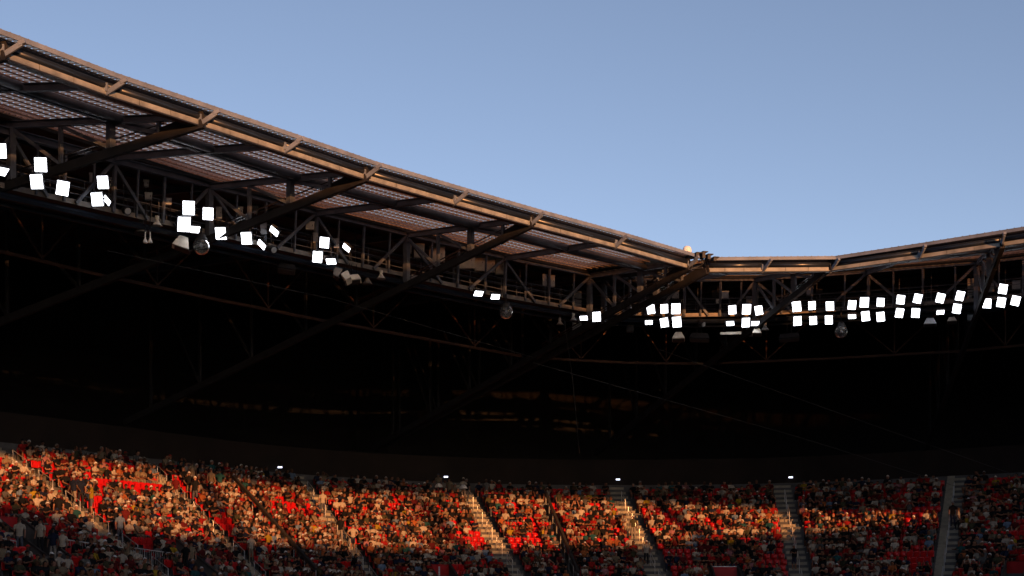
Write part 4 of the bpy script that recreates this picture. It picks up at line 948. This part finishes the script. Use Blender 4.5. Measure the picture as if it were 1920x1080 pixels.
for k in range(-2, 6):
    for i in range(3, NR + 1):
        s = i * TREAD
        aa = np.linspace(k, min(k + 1, 5.99), 25); pts = [tread(a, s, i) for a in aa]
        cum = [0]
        for p_, q2 in zip(pts, pts[1:]): cum.append(cum[-1] + (q2 - p_).length)
        L = cum[-1]; n = int((L - 2 * (AW + .12)) / .50)
        st = (L - n * .50) / 2
        for j in range(n):
            dd = st + (j + .5) * .50; a = float(np.interp(dd, cum, aa)); p = tread(a, s, i)
            X, Y = px(p)
            if X < -230 or X > 2190 or Y > 1140: continue
            if in_vom(a, i) or in_part(a, i): continue
            e = .01; t = tread(a + e, s, i) - tread(a - e, s, i); t.normalize(); f_ = Vector((t.y, -t.x, 0))
            if f_.y > 0: f_ = -f_
            rz = math.atan2(-f_.x, f_.y)
            if k > -2 and (j < n / 2 or k == 5): lab = (ordn[min(j, 32)], 'right', k)
            else: lab = (ordn[min(n - 1 - j, 32)], 'left', k + 1)
            Yc = Y - 14
            pe = .27
            for ex, ey, ew, eh in EMPTY:
                if abs(X - ex) < ew and abs(Yc - ey) < eh: pe = .93
            if i < 5: pe = .35
            if X > 1500 and Y < 960: pe = max(pe, .35)
            empty = rng.random() < pe
            wh = any(abs(X - wx) < 6 and abs(Yc - wy) < 5 for wx, wy in WHITE_SEATS)
            if wh: empty = True
            seats.append(dict(p=p, rz=rz, up=empty, wh=wh, lab=lab, row=i, d=p.length, X=X, Y=Y))
            if not empty:
                kd = rng.choice(KINDS[:7], p=[.30, .16, .14, .10, .14, .12, .04])
                people.append(dict(p=p + f_ * -.02, rz=rz + rng.normal(0, .18), kd=kd, sh=int(rng.choice(len(SHIRTS), p=SW)), lab=lab, row=i, d=p.length, X=X, Y=Y, s=rng.uniform(.93, 1.06)))
stand_list = []
for x, y, kd, shn in STAND:
    a, s = bowl_at(x, y + 4); i = max(0, int(round(s / TREAD))); p = tread(a, i * TREAD + .12, i)
    fd = Vector((-p.x, -p.y, 0)).normalized(); X, Y = px(p)
    people = [q2 for q2 in people if (q2['p'] - p).length > .42]
    k = int(round(a)); nm = side.get(k, 'far right')
    stand_list.append(dict(p=p, rz=math.atan2(-fd.x, fd.y) + rng.normal(0, .5) + (math.pi if kd == 'walk' else 0), kd=kd, sh=[q2[0] for q2 in SHIRTS].index(shn), near=nm, row=i, d=0, X=X, Y=Y, s=rng.uniform(.96, 1.04)))
def vis(q2): return 0 <= q2['X'] <= 1920 and q2['Y'] <= 1090
ind = sorted([q2 for q2 in people if vis(q2)], key=lambda q2: q2['d'])[:300 - len(stand_list)]
ids = set(id(q2) for q2 in ind); rest = [q2 for q2 in people if id(q2) not in ids]
pose_word = dict(rest='seated', lean='leaning forward', cross='seated with arms folded', shade='seated with a hand at the brow', phone='looking at a phone', side='sprawled', clap='with raised hands')
usedl = {}
def row_word(i): return ordn[i] + ' row'
def add_person(d_):
    T = TPL[d_['kd']]['hi']; nm, col, _ = SHIRTS[d_['sh']]
    o = bpy.data.objects.new('person', T[0]); C.objects.link(o); o.location = d_['p']; o.rotation_euler = (0, 0, d_['rz']); o.scale = (d_['s'],) * 3
    c = bpy.data.objects.new('shirt', T[1]); C.objects.link(c); c.parent = o
    v = rng.uniform(.8, 1.1); c.color = (col[0] * v, col[1] * v, col[2] * v, 1)
    cap = rng.random() < .35
    h = bpy.data.objects.new('cap' if cap else 'hair', T[3] if cap else T[2]); C.objects.link(h); h.parent = o
    hc = (HAIRS + [(.32, .29, .25), (.3, .02, .015), (.02, .03, .06)])[int(rng.integers(0, 9))] if cap else HAIRS[int(rng.integers(0, 6))]
    h.color = (*hc, 1)
    if rng.random() < .45:
        g = bpy.data.objects.new('sunglasses', T[4]); C.objects.link(g); g.parent = o
    return o, nm
stn = {}
for d_ in stand_list:
    o, nm = add_person(d_)
    verb = dict(walk='climbing the steps', stand='standing', stand_hips='standing with hands on hips', stand_phone='standing, hands raised')[d_['kd']]
    lab = f'person in {nm} shirt {verb} by {d_["near"]} stairway, {row_word(d_["row"])} down'
    if lab in stn: lab = lab.replace('person in', 'second person in')
    stn[lab] = 1
    tag(o, lab, 'person', 'standing spectators')
for d_ in ind:
    o, nm = add_person(d_); w1, sd, k = d_['lab']
    lab = f'person in {nm} shirt, {w1} seat {sd} of the {side.get(k, "far right")} stairway, {row_word(d_["row"])} down'
    tag(o, lab, 'person', 'seated spectators')
# the rest of the crowd, one mesh
def merge(name, items, mat_, label, cat):
    V = []; FV = []; FL_ = []; COL = []; off = 0
    for vs, faces_sizes, idx, cols in items:
        V.append(vs); FV.append(idx + off); FL_.append(faces_sizes); COL.append(cols); off += len(vs)
    V = np.concatenate(V); idx = np.concatenate(FV); sz = np.concatenate(FL_); cols = np.concatenate(COL)
    me = bpy.data.meshes.new(name); me.vertices.add(len(V)); me.vertices.foreach_set('co', V.astype(np.float32).ravel())
    me.loops.add(len(idx)); me.loops.foreach_set('vertex_index', idx.astype(np.int32))
    me.polygons.add(len(sz)); st = np.concatenate([[0], np.cumsum(sz)[:-1]]); me.polygons.foreach_set('loop_start', st.astype(np.int32))
    me.update(calc_edges=True)
    at = me.attributes.new('tint', 'FLOAT_COLOR', 'FACE'); at.data.foreach_set('color', np.concatenate([cols, np.ones((len(cols), 1))], 1).astype(np.float32).ravel())
    me.materials.append(mat_); me.validate()
    o = bpy.data.objects.new(name, me); C.objects.link(o); tag(o, label, cat, kind='stuff'); return o
def pack(parts):
    vs = []; idx = []; sz = []; reg = []; off = 0
    for v, f_, r in parts:
        vs += list(v); 
        for k, fc in enumerate(f_): idx += [q2 + off for q2 in fc]; sz.append(len(fc)); reg.append(r[k] if isinstance(r, list) else r)
        off = len(vs)
    return np.array(vs), np.array(sz), np.array(idx), reg
RK = ['head', 'arm', 'torso', 'uparm', 'hip', 'thigh', 'shin', 'foot', 'shirt', 'hair']
LO = {}
for kd in KINDS:
    bv, bf, br, sv, sf = TPL[kd]['lo']
    for cap in (0, 1):
        hv, hf = hair_geo(TPL[kd]['J'], bool(cap), True)
        vs, sz, idx, reg = pack([(bv, bf, br), (sv, sf, 'shirt'), (hv, hf, 'hair')]); LO[kd, cap] = (vs, sz, idx, np.array([RK.index(r) for r in reg]))
items = []
for d_ in rest:
    cap = int(rng.random() < .35); vs, sz, idx, reg = LO[d_['kd'], cap]
    c, s_ = math.cos(d_['rz']), math.sin(d_['rz']); k = d_['s']
    v = np.stack([(vs[:, 0] * c - vs[:, 1] * s_) * k + d_['p'].x, (vs[:, 0] * s_ + vs[:, 1] * c) * k + d_['p'].y, vs[:, 2] * k + d_['p'].z], 1)
    sk = SKINS[int(rng.integers(0, 5))]; pt = PANTS[int(rng.integers(0, 6))]; sh = np.array(SHIRTS[d_['sh']][1]) * rng.uniform(.75, 1.1)
    hc = (HAIRS + [(.32, .29, .25), (.3, .02, .015), (.02, .03, .06)])[int(rng.integers(0, 9))] if cap else HAIRS[int(rng.integers(0, 6))]
    pal = np.array([sk, sk, sk, sk, pt, pt, pt if rng.random() < .35 else sk, (.25, .24, .23), sh, hc])
    items.append((v, sz, idx, pal[reg]))
merge('crowd', items, M['crowd'], 'mass of seated spectators in white, black and red filling the stand', 'crowd')
# seats
RED = (.45, .005, .006); CREAM = (.46, .39, .28)
cand = sorted([q2 for q2 in seats if q2['up'] and vis(q2)], key=lambda q2: q2['d'])
need = 300
cand = [q2 for q2 in cand if q2['wh']] + [q2 for q2 in cand if not q2['wh']]
indS = cand[:need]; idS = set(id(q2) for q2 in indS)
sm = [S_UP[0].v, S_UP[0].f, S_UP[1].v, S_UP[1].f, S_UP[2].v, S_UP[2].f]
me_b, me_p, me_k = mk('backrest', sm[0], sm[1], [M['seat']]), mk('seat_pan', sm[2], sm[3], [M['seat']], False), mk('bracket', sm[4], sm[5], [M['steel']], False)
for q2 in indS:
    w1, sd, k = q2['lab']; colr = 'cream' if q2['wh'] else 'red'
    T = thing('stadium_seat', f'empty folded {colr} seat, {w1} {sd} of the {side.get(k, "far right")} stairway, {row_word(q2["row"])} down', 'seat', q2['p'], (0, 0, q2['rz']), 'empty stadium seats')
    for nm, me in (('backrest', me_b), ('seat_pan', me_p), ('bracket', me_k)):
        o = bpy.data.objects.new(nm, me); C.objects.link(o); o.parent = T; o.color = (*(CREAM if q2['wh'] else RED), 1)
items = []
PK = {}
for up, S in ((True, S_UP), (False, S_DN)):
    PK[up] = pack([(S[0].v, S[0].f, 'b'), (S[1].v, S[1].f, 'p'), (S[2].v, S[2].f, 'k')])
for q2 in seats:
    if id(q2) in idS: continue
    vs, sz, idx, reg = PK[q2['up']]; c, s_ = math.cos(q2['rz']), math.sin(q2['rz'])
    v = np.stack([vs[:, 0] * c - vs[:, 1] * s_ + q2['p'].x, vs[:, 0] * s_ + vs[:, 1] * c + q2['p'].y, vs[:, 2] + q2['p'].z], 1)
    base = np.array(CREAM if q2['wh'] else RED) * rng.uniform(.85, 1.1)
    cols = np.array([(.08, .08, .09) if r == 'k' else base for r in reg]); items.append((v, sz, idx, cols))
merge('seat_rows', items, M['seats'], 'rows of red plastic stadium seats beneath and between the spectators', 'seats')
print('people', len(people), 'standing', len(stand_list), 'seats', len(seats), 'empties', len(cand))
for o in bpy.data.objects:
    if '_world' in o: del o['_world']
